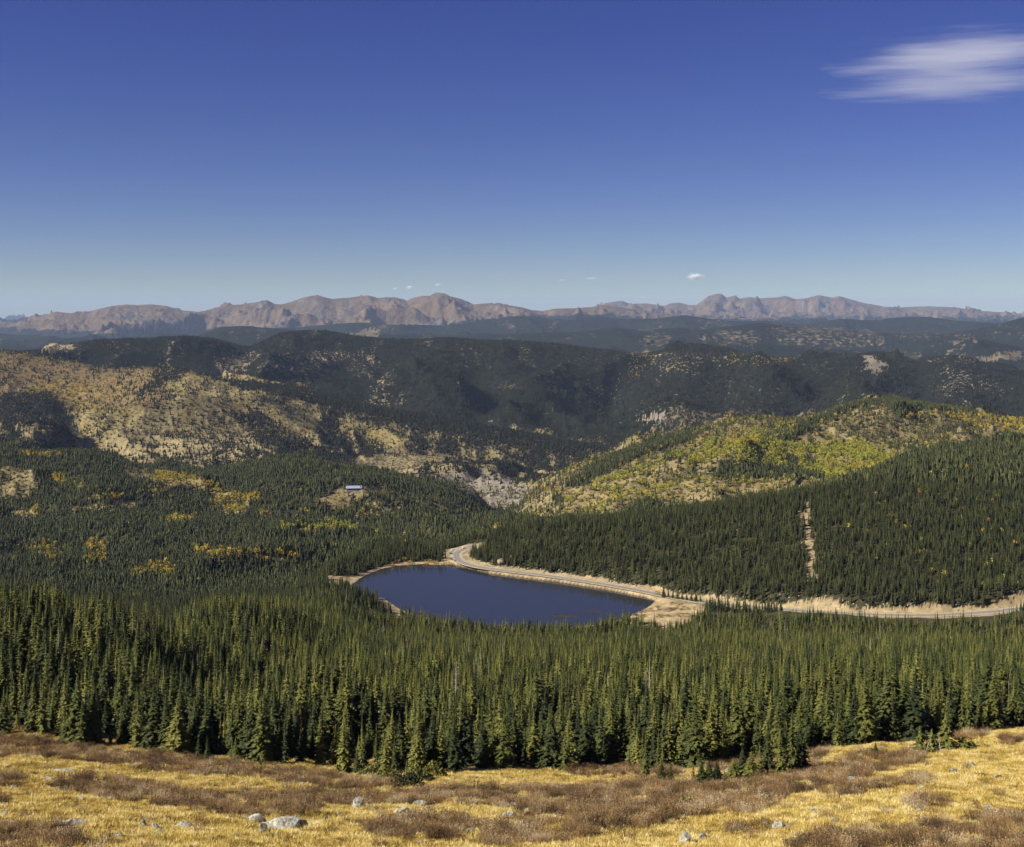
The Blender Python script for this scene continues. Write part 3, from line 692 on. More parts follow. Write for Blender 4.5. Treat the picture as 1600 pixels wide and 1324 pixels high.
def scrub_at(X, Y, Z):
    px = 800 + F * X / Y; py = HY - (Z - ZC) * F / Y
    wx = px + fbm(X / 3, Y / 5, 3, 201) * 22; wy = py + fbm(X / 3, Y / 5, 3, 202) * 7
    m = np.zeros(X.size, bool)
    for p in SCRUB: m |= in_poly(wx, wy, p)
    return m & (fbm(X / 3.2, Y / 4.5, 3, 207) < 0.13)
inside = (YY.ravel() > 60)
sc = np.zeros(XX.size, bool); sc[inside] = scrub_at(XX.ravel()[inside], YY.ravel()[inside], MZ[inside])
g1 = np.clip(0.5 + fbm(XX.ravel() / 6, YY.ravel() / 8, 4, 203), 0, 1)[:, None]
mc = np.array((0.27, 0.175, 0.05)) * (1 - g1) + np.array((0.48, 0.345, 0.10)) * g1
bare = np.clip(fbm(XX.ravel() / 2.2, YY.ravel() / 3, 3, 204) * 3 - 0.35, 0, 1)[:, None]
mc = mc * (1 - bare) + np.array((0.15, 0.095, 0.04)) * bare
mc = np.where(sc[:, None], np.array((0.060, 0.040, 0.026)), mc)
nr, nc = XX.shape
i = np.arange(nr * nc).reshape(nr, nc)
me = np_mesh('meadow', np.stack([XX.ravel(), YY.ravel(), MZ], 1), np.stack([i[:-1, :-1].ravel(), i[:-1, 1:].ravel(), i[1:, 1:].ravel(), i[1:, :-1].ravel()], 1))
ca = me.attributes.new('cover', 'FLOAT_COLOR', 'POINT')
ca.data.foreach_set('color', np.concatenate([mc, np.zeros((len(mc), 1))], 1).astype(np.float32).ravel())
meadow = obj('meadow', me, land_material('meadow_ground', 1.6, 0.5, (0.2, 0.14, 0.04), (0.3, 0.2, 0.06), 0.25, 2.5)); tag(meadow, kind='structure')

# ------------------------------------------------------------------ lake, road
m_lake, nt, b = new_mat('lake_water')
b.inputs['Base Color'].default_value = (0.030, 0.032, 0.034, 1); b.inputs['Roughness'].default_value = 0.025; b.inputs['IOR'].default_value = 1.33; b.inputs['Specular IOR Level'].default_value = 0.5
geo = N(nt, 'ShaderNodeNewGeometry'); mp = N(nt, 'ShaderNodeMapping'); mp.inputs['Scale'].default_value = (0.35, 1.2, 1)
nz = N(nt, 'ShaderNodeTexNoise'); nz.inputs['Scale'].default_value = 0.9; nz.inputs['Detail'].default_value = 5
n2 = N(nt, 'ShaderNodeTexNoise'); n2.inputs['Scale'].default_value = 0.012; n2.inputs['Detail'].default_value = 3
nt.links.new(geo.outputs['Position'], mp.inputs[0]); nt.links.new(mp.outputs[0], nz.inputs['Vector']); nt.links.new(geo.outputs['Position'], n2.inputs['Vector'])
r2 = ramp(nt, [(0.42, (0.01, 0.01, 0.01)), (0.6, (0.10, 0.10, 0.10))]); nt.links.new(n2.outputs['Fac'], r2.inputs[0])
r3 = ramp(nt, [(0.42, (0.015,) * 3), (0.62, (0.16,) * 3)]); nt.links.new(n2.outputs['Fac'], r3.inputs[0]); nt.links.new(r3.outputs[0], b.inputs['Roughness'])
bp = N(nt, 'ShaderNodeBump'); bp.inputs['Distance'].default_value = 0.12
nt.links.new(r2.outputs[0], bp.inputs['Strength']); nt.links.new(nz.outputs['Fac'], bp.inputs['Height']); nt.links.new(bp.outputs[0], b.inputs['Normal'])
cx, cy = LAKE.mean(0)
LK = np.array([(x + (x - cx) * 0.06, y + (y - cy) * 0.06) for x, y in LAKE])
V = [(cx, cy, 0)] + [(x, y, 0) for x, y in LK]
me = bpy.data.meshes.new('lake'); me.from_pydata(V, [], [(0, 1 + (k + 1) % len(LK), 1 + k) for k in range(len(LK))]); me.update()
lake = obj('lake', me, m_lake); tag(lake, kind='structure')

def strip(name, line, off0, off1, z, mat, parent=None, dash=None):
    d = np.gradient(line, axis=0); d /= np.linalg.norm(d, axis=1)[:, None]
    nrm = np.stack([d[:, 1], -d[:, 0]], 1)
    V = []; Fc = []
    for k in range(len(line)):
        for off in (off0, off1):
            p = line[k] + nrm[k] * off
            V.append((p[0], p[1], z))
    for k in range(len(line) - 1):
        if dash and (k % dash[0]) >= dash[1]: continue
        Fc.append((2 * k, 2 * k + 1, 2 * k + 3, 2 * k + 2))
    me = bpy.data.meshes.new(name); me.from_pydata(V, [], Fc); me.update()
    return obj(name, me, mat, parent)
M_ASPH = plain('asphalt', (0.23, 0.21, 0.175), 0.9, var=0.12, scale=0.2)
M_YEL = plain('yellow_paint', (0.55, 0.38, 0.06), 0.8); M_WHT = plain('white_paint', (0.75, 0.74, 0.70), 0.8)
M_GRAV = plain('gravel', (0.42, 0.35, 0.24), 0.95, var=0.25, scale=0.4)
dense = smooth_line(ROAD[::2], 6)
road = strip('road', dense, -3.7, 3.7, ROAD_Z + 0.06, M_ASPH); tag(road, kind='structure')
strip('centre_line', dense, -0.16, 0.16, ROAD_Z + 0.066, M_YEL, road)
strip('edge_line', dense, -3.4, -3.26, ROAD_Z + 0.066, M_WHT, road)
strip('edge_line', dense, 3.26, 3.4, ROAD_Z + 0.066, M_WHT, road)
sh = strip('road_shoulder', dense, -7.2, 7.2, ROAD_Z + 0.02, M_GRAV); tag(sh, kind='structure')


# ------------------------------------------------------------------ plant meshes
def quads_to_mesh(name, V, T, mats=None, midx=None):
    me = np_mesh(name, V, T, smooth=False)
    if mats:
        for m in mats: me.materials.append(m)
        if midx is not None: me.polygons.foreach_set('material_index', np.asarray(midx, np.int32))
    return me

def frond(V, T, p, d, length, width, droop, roll, rnd):
    """one drooping spray: a bent diamond (4 triangles) along direction d from p"""
    d = np.array(d); side = np.array((-d[1], d[0], 0.0)); side /= (np.linalg.norm(side) + 1e-9)
    up = np.array((0, 0, 1.0))
    sv = side * math.cos(roll) + up * math.sin(roll)
    b = len(V)
    mid = p + d * length * 0.55 + up * (-droop * length * 0.35)
    tip = p + d * length + up * (-droop * length)
    V += [p, mid + sv * width * 0.5, tip, mid - sv * width * 0.5, mid + up * width * 0.16]
    T += [(b, b + 1, b + 4), (b + 1, b + 2, b + 4), (b + 2, b + 3, b + 4), (b + 3, b, b + 4)]

def spruce_crown(seed, H, R, levels, nb, sub, start=0.06, ragged=0.35, inner=True):
    r = random.Random(seed); V = []; T = []
    for k in range(levels):
        f = (k + r.random() * 0.8) / levels
        f = start + (1 - start) * f
        z = H * f
        prof = R * 1.22 * (1 - f) ** 1.0 * (0.55 + 0.45 * min(1, (f - start) / 0.12 + 0.5)) + 0.02 * H * (1 - f) + 0.004 * H
        n = max(3, int(nb * (0.55 + 0.45 * (1 - f)) + 0.5))
        a0 = r.random() * 6.28
        for j in range(n):
            if r.random() < 0.10: continue
            a = a0 + 6.283 * j / n + r.uniform(-0.25, 0.25)
            ln = prof * r.uniform(1 - ragged, 1 + ragged * 0.55)
            tilt = 0.45 * (f - 0.35)
            d = (math.cos(a) * math.cos(tilt), math.sin(a) * math.cos(tilt), math.sin(tilt))
            p = np.array((0, 0, z))
            frond(V, T, p, d, ln, ln * 0.55 + 0.012 * H, 0.32, r.uniform(-0.6, 0.6), r)
            for q in range(sub):
                t = r.uniform(0.3, 0.95)
                a2 = a + r.choice((-1, 1)) * r.uniform(0.35, 0.95)
                pp = p + np.array(d) * ln * t + np.array((0, 0, -0.32 * ln * t * t))
                d2 = (math.cos(a2), math.sin(a2), r.uniform(-0.35, 0.25))
                l2 = ln * r.uniform(0.28, 0.5)
                frond(V, T, pp, d2, l2, l2 * 0.6, 0.3, r.uniform(-0.9, 0.9), r)
    if inner:          # dark dense core of twigs
        n = 7; b = len(V); rows_ = 5
        for k in range(rows_):
            f = start + (0.97 - start) * k / (rows_ - 1)
            for j in range(n):
                a = 6.283 * (j + 0.5 * (k % 2)) / n; rr = R * 0.42 * (1 - f) ** 0.85 * r.uniform(0.7, 1.25) + 0.002
                V.append(np.array((math.cos(a) * rr, math.sin(a) * rr, H * f)))
        for k in range(rows_ - 1):
            for j in range(n):
                a_ = b + k * n + j; b_ = b + k * n + (j + 1) % n; c_ = a_ + n; d_ = b_ + n
                T += [(a_, b_, d_), (a_, d_, c_)]
    return np.array(V), np.array(T)

def trunk_mesh(name, H, r0, seed, mat, lean=0.0, twigs=0):
    r = random.Random(seed); V = []; T = []; n = 6; rr = 6
    for k in range(rr):
        f = k / (rr - 1)
        for j in range(n):
            a = 6.283 * j / n
            q = r0 * (1 - f) ** 0.9 * (1.25 if k == 0 else 1) + 0.006
            V.append((math.cos(a) * q + lean * H * f * f, math.sin(a) * q, H * f - 0.3 * (k == 0)))
    for k in range(rr - 1):
        for j in range(n):
            a_ = k * n + j; b_ = k * n + (j + 1) % n
            T += [(a_, b_, b_ + n), (a_, b_ + n, a_ + n)]
    for q in range(twigs):
        f = r.uniform(0.15, 0.95); a = r.random() * 6.28; ln = H * 0.11 * (1.15 - f) * r.uniform(0.5, 1.3); b = len(V)
        p = np.array((lean * H * f * f, 0, H * f)); e = p + np.array((math.cos(a) * ln, math.sin(a) * ln, ln * r.uniform(-0.4, 0.25)))
        w = 0.02 + 0.02 * (1 - f)
        V += [tuple(p + (0, 0, w)), tuple(p - (0, 0, w)), tuple(p + (w * math.sin(a), -w * math.cos(a), 0)), tuple(e)]
        T += [(b, b + 1, b + 3), (b + 1, b + 2, b + 3), (b + 2, b, b + 3)]
    return quads_to_mesh(name, V, T, [mat])

def tiers_mesh(name, seed, H, R, tiers, sides, mat):
    """far conifer: stacked ragged skirts"""
    r = random.Random(seed); V = []; T = []
    for k in range(tiers):
        f0 = 0.04 + 0.9 * k / tiers; f1 = min(1.0, f0 + 1.55 / tiers)
        b = len(V); a0 = r.random() * 6.28
        rr = R * (1 - f0) ** 0.85
        for j in range(sides):
            a = a0 + 6.283 * j / sides + r.uniform(-0.2, 0.2); q = rr * r.uniform(0.65, 1.25)
            V.append((math.cos(a) * q, math.sin(a) * q, H * (f0 + r.uniform(-0.03, 0.03))))
        V.append((r.uniform(-.02, .02) * H, r.uniform(-.02, .02) * H, H * f1))
        for j in range(sides): T.append((b + j, b + (j + 1) % sides, b + sides))
    return quads_to_mesh(name, V, T, [mat])

def tuft_crown(name, seed, H, R, n, size, mat, base=0.25):
    """broad-leaved crown: many small leaf clumps through an egg-shaped volume"""
    r = random.Random(seed); V = []; T = []
    for k in range(n):
        u = r.uniform(-1, 1); a = r.random() * 6.28; q = r.random() ** 0.4
        s = math.sqrt(1 - u * u)
        c = np.array((R * q * s * math.cos(a), R * q * s * math.sin(a), H * (base + (1 - base) * (0.5 + 0.5 * u * q))))
        c[:2] *= 1.15 - 0.5 * max(0, c[2] / H - 0.5)
        m = np.array([[r.gauss(0, 1) for _ in range(3)] for _ in range(3)]); m = m / np.linalg.norm(m, axis=1)[:, None] * size * r.uniform(0.6, 1.3)
        b = len(V)
        V += [c + m[0], c + m[1], c + m[2]]; T.append((b, b + 1, b + 2))
    return quads_to_mesh(name, V, T, [mat])

def with_trunk(name, V, T, H, r0, mats, seed):
    """crown and a slim trunk in one mesh, for the massed trees"""
    n = 5; b = len(V); VV = [tuple(v) for v in V]; TT = [tuple(t) for t in T]; mi = [0] * len(TT)
    for f in (0, 0.85):
        for j in range(n):
            a = 6.283 * j / n; q = r0 * (1 - f) + 0.01
            VV.append((math.cos(a) * q, math.sin(a) * q, H * f - 0.3 * (f == 0)))
    for j in range(n):
        a_ = b + j; b_ = b + (j + 1) % n
        TT += [(a_, b_, b_ + n), (a_, b_ + n, a_ + n)]; mi += [1, 1]
    return quads_to_mesh(name, VV, TT, mats, mi)

NEAR = []         # (crown mesh, trunk mesh, height)
for k in range(7):
    H = 10.0; R = (0.92, 1.15, 1.0, 1.3, 0.85, 1.1, 1.45)[k]
    V, T = spruce_crown(100 + k, H, R, 36, 8, 4, start=(0.05, 0.1, 0.04, 0.07, 0.14, 0.05, 0.03)[k])
    NEAR.append((quads_to_mesh('crown', V, T, [M_NEEDLE]), trunk_mesh('trunk', H * 0.97, 0.15, 200 + k, M_BARK, twigs=14)))
def hidden(name, me): return bpy.data.objects.new(name, me)
FOREST = []
for k in range(5):
    V, T = spruce_crown(300 + k, 10.0, (0.95, 1.2, 1.05, 0.85, 1.3)[k], 22, 7, 2, start=0.07)
    FOREST.append(hidden('spruce_form', with_trunk('spruce_form', V, T, 10.0, 0.13, [M_NEEDLE, M_BARK], k)))
for k in range(6):
    V, T = spruce_crown(340 + k, 10.0, (1.0, 1.25, 1.1, 1.15, 1.35, 1.25)[k], 15, 6, 0, start=0.06)
    FOREST.append(hidden('spruce_form', quads_to_mesh('spruce_form', V, T, [M_NEEDLE if k < 3 else M_NEEDLE_MID])))
for k in range(4):
    FOREST.append(hidden('spruce_form', tiers_mesh('spruce_form', 380 + k, 10.0, (1.6, 1.9, 1.45, 2.1)[k], 5, 6, M_NEEDLE_MID)))
for k in range(3):
    FOREST.append(hidden('spruce_form', tiers_mesh('spruce_form', 400 + k, 10.0, (1.9, 2.3, 1.7)[k], 2, 5, M_NEEDLE_FAR)))
def clump(seed):
    r = random.Random(seed); V = []; T = []
    for q in range(8):
        ox, oy = r.uniform(-14, 14), r.uniform(-14, 14); h = r.uniform(8, 15); rr = h * r.uniform(0.17, 0.26); b = len(V); n = 4; a0 = r.random() * 3
        for j in range(n):
            a = a0 + 6.283 * j / n; V.append((ox + math.cos(a) * rr, oy + math.sin(a) * rr, -2.0))
        V.append((ox, oy, h))
        for j in range(n): T.append((b + j, b + (j + 1) % n, b + n))
    return quads_to_mesh('spruce_form', V, T, [M_NEEDLE_FAR])
for k in range(3): FOREST.append(hidden('spruce_form', clump(420 + k)))
V_NEAR, V_MID, V_HILL, V_FAR, V_VFAR, V_CLUMP = (0, 5), (5, 8), (8, 11), (11, 15), (15, 18), (18, 21)
FOREST.append(hidden('spruce_form', trunk_mesh('spruce_form', 9.7, 0.15, 431, M_DEAD, twigs=70)))
V, T = spruce_crown(432, 10.0, 1.0, 15, 6, 0); FOREST.append(hidden('spruce_form', quads_to_mesh('spruce_form', V, T, [M_RUST])))
ASPEN = []
for mt in (M_ASP_Y, M_ASP_G, M_ASP_O):
    for k in range(2):
        ASPEN.append(hidden('aspen_form', tuft_crown('aspen_form', 450 + k, 9.0, (2.0, 2.5)[k], 46, 1.25, mt)))

def scatter(name, pos, rotz, scl, var, forms, kind='stuff', tilt=None):
    """one object that sets a form on each of its points"""
    me = bpy.data.meshes.new(name)
    n = len(pos)
    me.vertices.add(n); me.vertices.foreach_set('co', np.asarray(pos, np.float32).ravel())
    rot = np.zeros((n, 3), np.float32); rot[:, 2] = rotz
    if tilt is not None: rot[:, :2] = tilt
    a = me.attributes.new('turn', 'FLOAT_VECTOR', 'POINT'); a.data.foreach_set('vector', rot.ravel())
    a = me.attributes.new('size', 'FLOAT_VECTOR', 'POINT'); a.data.foreach_set('vector', np.asarray(scl, np.float32).ravel())
    a = me.attributes.new('form', 'INT', 'POINT'); a.data.foreach_set('value', np.asarray(var, np.int32))
    o = obj(name, me); tag(o, kind=kind)
    ng = bpy.data.node_groups.new(name + '_setting', 'GeometryNodeTree')
    ng.interface.new_socket('Geometry', in_out='INPUT', socket_type='NodeSocketGeometry')
    ng.interface.new_socket('Geometry', in_out='OUTPUT', socket_type='NodeSocketGeometry')
    gi = ng.nodes.new('NodeGroupInput'); go = ng.nodes.new('NodeGroupOutput'); jn = ng.nodes.new('GeometryNodeJoinGeometry')
    def named(nm, t):
        q = ng.nodes.new('GeometryNodeInputNamedAttribute'); q.data_type = t; q.inputs['Name'].default_value = nm; return q
    nr_, ns_, nf_ = named('turn', 'FLOAT_VECTOR'), named('size', 'FLOAT_VECTOR'), named('form', 'INT')
    e2r = ng.nodes.new('FunctionNodeEulerToRotation'); ng.links.new(nr_.outputs['Attribute'], e2r.inputs[0])
    for k in sorted(set(int(v) for v in np.unique(var))):
        cp = ng.nodes.new('FunctionNodeCompare'); cp.data_type = 'INT'; cp.operation = 'EQUAL'
        ng.links.new(nf_.outputs['Attribute'], cp.inputs[2]); cp.inputs[3].default_value = k
        oi = ng.nodes.new('GeometryNodeObjectInfo'); oi.inputs['Object'].default_value = forms[k]; oi.transform_space = 'ORIGINAL'
        ip = ng.nodes.new('GeometryNodeInstanceOnPoints')
        ng.links.new(gi.outputs[0], ip.inputs['Points']); ng.links.new(cp.outputs[0], ip.inputs['Selection'])
        ng.links.new(oi.outputs['Geometry'], ip.inputs['Instance']); ng.links.new(e2r.outputs[0], ip.inputs['Rotation']); ng.links.new(ns_.outputs['Attribute'], ip.inputs['Scale'])
        ng.links.new(ip.outputs[0], jn.inputs[0])
    ng.links.new(jn.outputs[0], go.inputs[0])
    md = o.modifiers.new('setting', 'NODES'); md.node_group = ng
    return o

# ------------------------------------------------------------------ where the trees stand
_e = LINES[3]
def treeline(px): return np.interp(px, _e[1], _e[2])
def jitter_grid(x0, x1, y0, y1, s, seed):
    g = np.random.default_rng(seed)
    nx, ny = int((x1 - x0) / s), int((y1 - y0) / s)
    a, b = np.meshgrid(np.arange(nx), np.arange(ny))
    return (x0 + (a + g.uniform(0.08, 0.92, a.shape)) * s).ravel(), (y0 + (b + g.uniform(0.08, 0.92, b.shape)) * s).ravel()

xs, ys_ = jitter_grid(-700, 700, 200, 1160, 3.5, 5)
xs = xs + RNG.normal(0, 1.1, xs.size); ys_ = ys_ + RNG.normal(0, 1.1, xs.size)
pxx = 800 + F * xs / ys_
keep = (np.abs(pxx - 800) < 1080 + 12000 / ys_)
xs, ys_, pxx = xs[keep], ys_[keep], pxx[keep]
edge = ys_ - treeline(pxx) - 3.0 * fbm(pxx / 45, pxx * 0 + 3.3, 2, 301) - 1.0
glade = fbm(xs / 24, ys_ / 24, 2, 302)
keep = (edge > 0) & ~((edge < 26) & (glade > 0.30)) & (RNG.random(xs.size) < 0.95 - 0.9 * np.clip(fbm(xs / 13, ys_ / 13, 2, 304) - 0.12, 0, 1))
# not in the lake, on its shore or on the road
inl = ys_ > 900
dl = np.full(xs.size, 999.0); dr = np.full(xs.size, 999.0)
dl[inl] = np.where(in_poly(xs[inl], ys_[inl], LAKE), -1, dist_poly(xs[inl], ys_[inl], LAKE, True)); dr[inl] = dist_poly(xs[inl], ys_[inl], ROAD, False)
keep &= (dl > 5) & (dr > 12) & ~((pxx > 985) & (pxx < 1105) & (dl < 60) & (ys_ > 1118 + 0.25 * np.abs(pxx - 1060)))
pyr = 485 + 288 / ys_ * F
keep &= ~((pxx > 510) & (pxx < 570) & (pyr > 898) & (pyr < 930) & (dl < 40)) & ~((pxx > 590) & (pxx < 628) & (dl < 32) & (ys_ < 1230) & (ys_ > 1090))
keep &= ~((pxx > 1020) & (dr < 34 + 14 * RNG.random(xs.size)))
xs, ys_, pxx, edge, dl = xs[keep], ys_[keep], pxx[keep], edge[keep], dl[keep]
zs = height(xs, ys_)
hts = np.clip(RNG.normal(9.5, 2.8, xs.size), 3.2, 17) * (0.97 + 0.5 * fbm(xs / 30, ys_ / 30, 2, 303))
young = (edge < 9) & (RNG.random(xs.size) < 0.35)
hts = np.where(young, hts * RNG.uniform(0.35, 0.75, xs.size), hts)
hts = np.minimum(hts, 13.5 + 0.15 * hts) * np.interp(ys_, [300, 650, 1100], [1.0, 0.86, 0.9])
wid = RNG.uniform(0.9, 1.6, xs.size)
order = np.argsort(ys_ / hts)
infr = [k for k in order if -10 < pxx[k] < 1610]
single = infr[:262]
isS = np.zeros(xs.size, bool); isS[single] = True

def copy_tree_at(kind, x, y, z, h, w, rz, label, group, name='spruce_tree', tilt=(0, 0)):
    crown, trunk = NEAR[kind]
    e = bpy.data.objects.new(name, None); e.empty_display_size = 0.5
    e.location = (x, y, z); e.rotation_euler = (tilt[0], tilt[1], rz); e.scale = (h / 10 * w, h / 10 * w, h / 10)
    col.objects.link(e)
    obj('trunk', trunk, None, e); obj('crown', crown, None, e)
    tag(e, label, 'tree', group)
    return e

MARKS = [(0, 130, 'above the wide low speckled rock'), (130, 330, 'above the stone pair'), (330, 480, 'above the biggest boulder slab'), (480, 585, 'behind the upright split boulder'), (585, 700, 'behind the green juniper bushes'),
         (700, 900, 'between juniper bushes and short tree row'), (900, 1030, 'behind the lone slender spruce'), (1030, 1260, 'behind the short tree row'), (1260, 1420, 'between short tree row and ragged spruce'), (1420, 1540, 'behind the ragged spruce'), (1540, 1700, 'beyond the ragged spruce')]
def mark(p): return next((m for a, b, m in MARKS if p < b), MARKS[-1][2])
for k in single:
    w_ = mark(pxx[k])
    if hts[k] < 6.5: lab, g = 'short young spruce at the forest foot ' + w_, 'young spruces at the forest edge'
    elif edge[k] < 9: lab, g = ('tall ' if hts[k] > 11.3 else 'mid sized ') + 'front row forest spruce ' + w_, 'spruces of the front row'
    else: lab, g = ('towering ' if hts[k] > 13 else 'tall ') + ('broad ' if wid[k] > 1.05 else 'narrow ') + 'spruce rising over the front row ' + w_, 'spruces behind the front row'
    copy_tree_at(int(RNG.integers(0, 7)), xs[k], ys_[k], zs[k] - 0.1, hts[k], wid[k], RNG.random() * 6.28, lab, g)

pts = [np.stack([xs, ys_, zs - 0.15], 1)[~isS]]
scl = [np.stack([hts / 10 * wid, hts / 10 * wid, hts / 10], 1)[~isS]]
yv = ys_[~isS]
var = [np.where(yv < 520, RNG.integers(*V_NEAR, yv.size), RNG.integers(*V_MID, yv.size))]
q_ = RNG.random(yv.size); var[0] = np.where(q_ < 0.014, 21, np.where(q_ > 0.9992, 22, var[0]))

def pick(grid, dens, n_area, seed, hmean, form, wide=1.0, slack=14.0, r0=0, r1=None, hsd=0.2):
    """random points on a terrain sheet, dens trees per square metre of ground"""
    g = np.random.default_rng(seed); G = GRID[grid]
    s = (slice(r0, r1), slice(None))
    X, Y, Z = G['X'][s], G['Y'][s], G['Z'][s]
    ar = np.abs((X[:-1, 1:] - X[:-1, :-1]) * (Y[1:, :-1] - Y[:-1, :-1]))
    pxg = G['px'][s][:-1, :-1]
    vis = (G['py'][s][:-1, :-1] - 15 * F / Y[:-1, :-1] < G['hor'][s][:-1, :-1] + slack) & (pxg > -290) & (pxg < 1890)
    lam = ar * dens[s][:-1, :-1] * n_area * vis
    cnt = g.poisson(np.clip(lam, 0, 60))
    rr, cc = np.nonzero(cnt); k = np.repeat(np.arange(rr.size), cnt[rr, cc]); rr, cc = rr[k], cc[k]
    u, v = g.random(rr.size), g.random(rr.size)
    def bl(A): return (A[rr, cc] * (1 - u) + A[rr, cc + 1] * u) * (1 - v) + (A[rr + 1, cc] * (1 - u) + A[rr + 1, cc + 1] * u) * v
    x, y, z = bl(X), bl(Y), bl(Z)
    h = np.clip(g.normal(hmean, hmean * hsd, x.size), hmean * 0.4, hmean * 1.7) / 10
    return np.stack([x, y, z - 0.2], 1), np.stack([h * wide, h * wide, h], 1), g.integers(form[0], form[1], x.size)

def add(t):
    pts.append(t[0]); scl.append(t[1]); var.append(t[2])
fs = GRID['forest_slope']; vh = GRID['valley_hills']; fh = GRID['foothills']
m_ = (fs['Y'] > 1160)
far_ok = np.where(m_, fs['F'], 0)
# keep the lake's own margins free
add(pick('forest_slope', np.where(far_ok > 0.5, far_ok, 0), 0.068, 31, 10.2, V_HILL, 1.2))
add(pick('valley_hills', np.where(vh['Y'] < 2150, vh['F'] ** 2, 0), 0.060, 32, 10.5, V_FAR, 1.12))
add(pick('valley_hills', np.where(vh['Y'] >= 2150, np.clip(vh['F'], 0, 1) ** 1.6 * (1 + 0.9 * (vh['F'] > 0.8) * (vh['px'] > 800)), 0), 0.042, 33, 11.0, V_FAR, 1.15))
add(pick('foothills', np.where(fh['Y'] < 6300, np.clip(fh['F'], 0, 1) ** 1.5, 0), 0.020, 34, 11.5, V_VFAR, 1.3))
add(pick('foothills', np.where(fh['Y'] >= 6300, np.clip(fh['F'], 0, 1) ** 2, 0), 0.0022, 35, 10.0, V_CLUMP, 1.0, hsd=0.15))
POS = np.concatenate(pts); SCL = np.concatenate(scl); VAR = np.concatenate(var)
print('TREES', [len(p) for p in pts])
forest = scatter('conifer_forest', POS, RNG.random(len(POS)) * 6.28, SCL, VAR, FOREST)
tag(forest, 'dense dark green conifer forest covering the slopes around the lake and the hills', 'forest')

apts, ascl, avar = [], [], []
for grid, G, dens, hm in (('forest_slope', fs, 0.05, 6.8), ('valley_hills', vh, 0.036, 9.5), ('foothills', fh, 0.010, 10.5)):
    for hue in range(3):
        q = pick(grid, np.where((G['Y'] > 1180), G['A'][hue], 0), dens, 50 + hue, hm, (hue * 2, hue * 2 + 2), 1.1)
        if hue == 0:       # gold groves hold some lime and orange trees
            r = RNG.random(len(q[0])); q[2][r < 0.28] += 2; q[2][(r > 0.9)] += 4
        apts.append(q[0]); ascl.append(q[1]); avar.append(q[2])
AP = np.concatenate(apts)
print('ASPENS', len(AP))
aspen = scatter('aspen_grove', AP, RNG.random(len(AP)) * 6.28, np.concatenate(ascl), np.concatenate(avar), ASPEN)
tag(aspen, 'yellow and lime autumn aspen groves scattered over the hillsides', 'aspens')

M_BRUSH = foliage('hill_brush', [(0.0, (0.06, 0.052, 0.022)), (0.5, (0.13, 0.105, 0.04)), (1.0, (0.24, 0.185, 0.06))], 0.6)
BRUSH = [hidden('brush_form', tuft_crown('brush_form', 470 + k, 2.6, (1.7, 2.3)[k], 16, 1.1, M_BRUSH, base=0.0)) for k in range(2)]
bq = [pick('valley_hills', np.where((vh['Y'] > 2150), np.clip(0.75 - vh['F'], 0, 1), 0), 0.030, 61, 10.0, (0, 2), 1.2, hsd=0.35), pick('foothills', np.where(fh['Y'] < 6300, np.clip(0.7 - fh['F'], 0, 1), 0), 0.011, 62, 12.0, (0, 2), 1.4, hsd=0.35)]
BP = np.concatenate([q[0] for q in bq])
brush = scatter('hillside_brush', BP, RNG.random(len(BP)) * 6.28, np.concatenate([q[1] for q in bq]), np.concatenate([q[2] for q in bq]), BRUSH)
tag(brush, 'low olive brown brush dotted over the open grassy hillsides', 'brush')
print('BRUSH', len(BP))

# ------------------------------------------------------------------ meadow: grass, scrub
def blades(name, seed, n, h, spread, w, lean, mat, leaf=0):
    r = random.Random(seed); V = []; T = []
    for k in range(n):
        a = r.random() * 6.28; q = spread * math.sqrt(r.random()); hh = h * r.uniform(0.55, 1.1)
        x, y = math.cos(a) * q, math.sin(a) * q; b = len(V); a2 = r.random() * 6.28
        dx, dy = math.cos(a2) * w, math.sin(a2) * w
        ox, oy = x * lean + r.uniform(-.2, .2) * hh, y * lean + r.uniform(-.2, .2) * hh
        V += [(x - dx, y - dy, -0.03), (x + dx, y + dy, -0.03), (x + ox, y + oy, hh)]; T.append((b, b + 1, b + 2))
        for j in range(leaf):
            t = r.uniform(0.45, 1.0); c = np.array((x + ox * t, y + oy * t, hh * t)); s = 0.055 * r.uniform(0.6, 1.5)
            m = np.array([[r.gauss(0, 1) for _ in range(3)] for _ in range(3)]); m = m / np.linalg.norm(m, axis=1)[:, None] * s
            b2 = len(V); V += [tuple(c + m[0]), tuple(c + m[1]), tuple(c + m[2])]; T.append((b2, b2 + 1, b2 + 2))
    return hidden(name, quads_to_mesh(name, V, T, [mat]))
TUFTS = [blades('grass_form', 500 + k, 22, 0.30, 0.30, 0.024, 0.8, M_GRASS) for k in range(3)]
TWIGS = [blades('scrub_form', 520 + k, 85, 1.0, 0.62, 0.016, 0.55, M_SCRUB, leaf=3) for k in range(4)]

gx, gy = jitter_grid(-145, 145, 84, 236, 0.40, 71)
pxm = 800 + F * gx / gy
kp = (np.abs(pxm - 800) < 1080) & (gy < treeline(pxm) + 10)
gx, gy = gx[kp], gy[kp]
gz = height(gx, gy)
scm = scrub_at(gx, gy, gz)
thin = fbm(gx / 2.2, gy / 3, 3, 204) * 3 - 0.35
kp = ~scm & (thin < 0.55) & (RNG.random(gx.size) < 0.92)
tx, ty, tz = gx[kp], gy[kp], gz[kp]
s_ = RNG.uniform(0.6, 1.35, tx.size) * (1 + 0.4 * fbm(tx / 5, ty / 5, 2, 72))
grass = scatter('meadow_grass', np.stack([tx, ty, tz], 1), RNG.random(tx.size) * 6.28, np.stack([s_, s_, s_ * RNG.uniform(0.7, 1.2, tx.size)], 1), RNG.integers(0, 3, tx.size), TUFTS)
tag(grass, 'golden dry tussock grass covering the sloping meadow', 'grass')
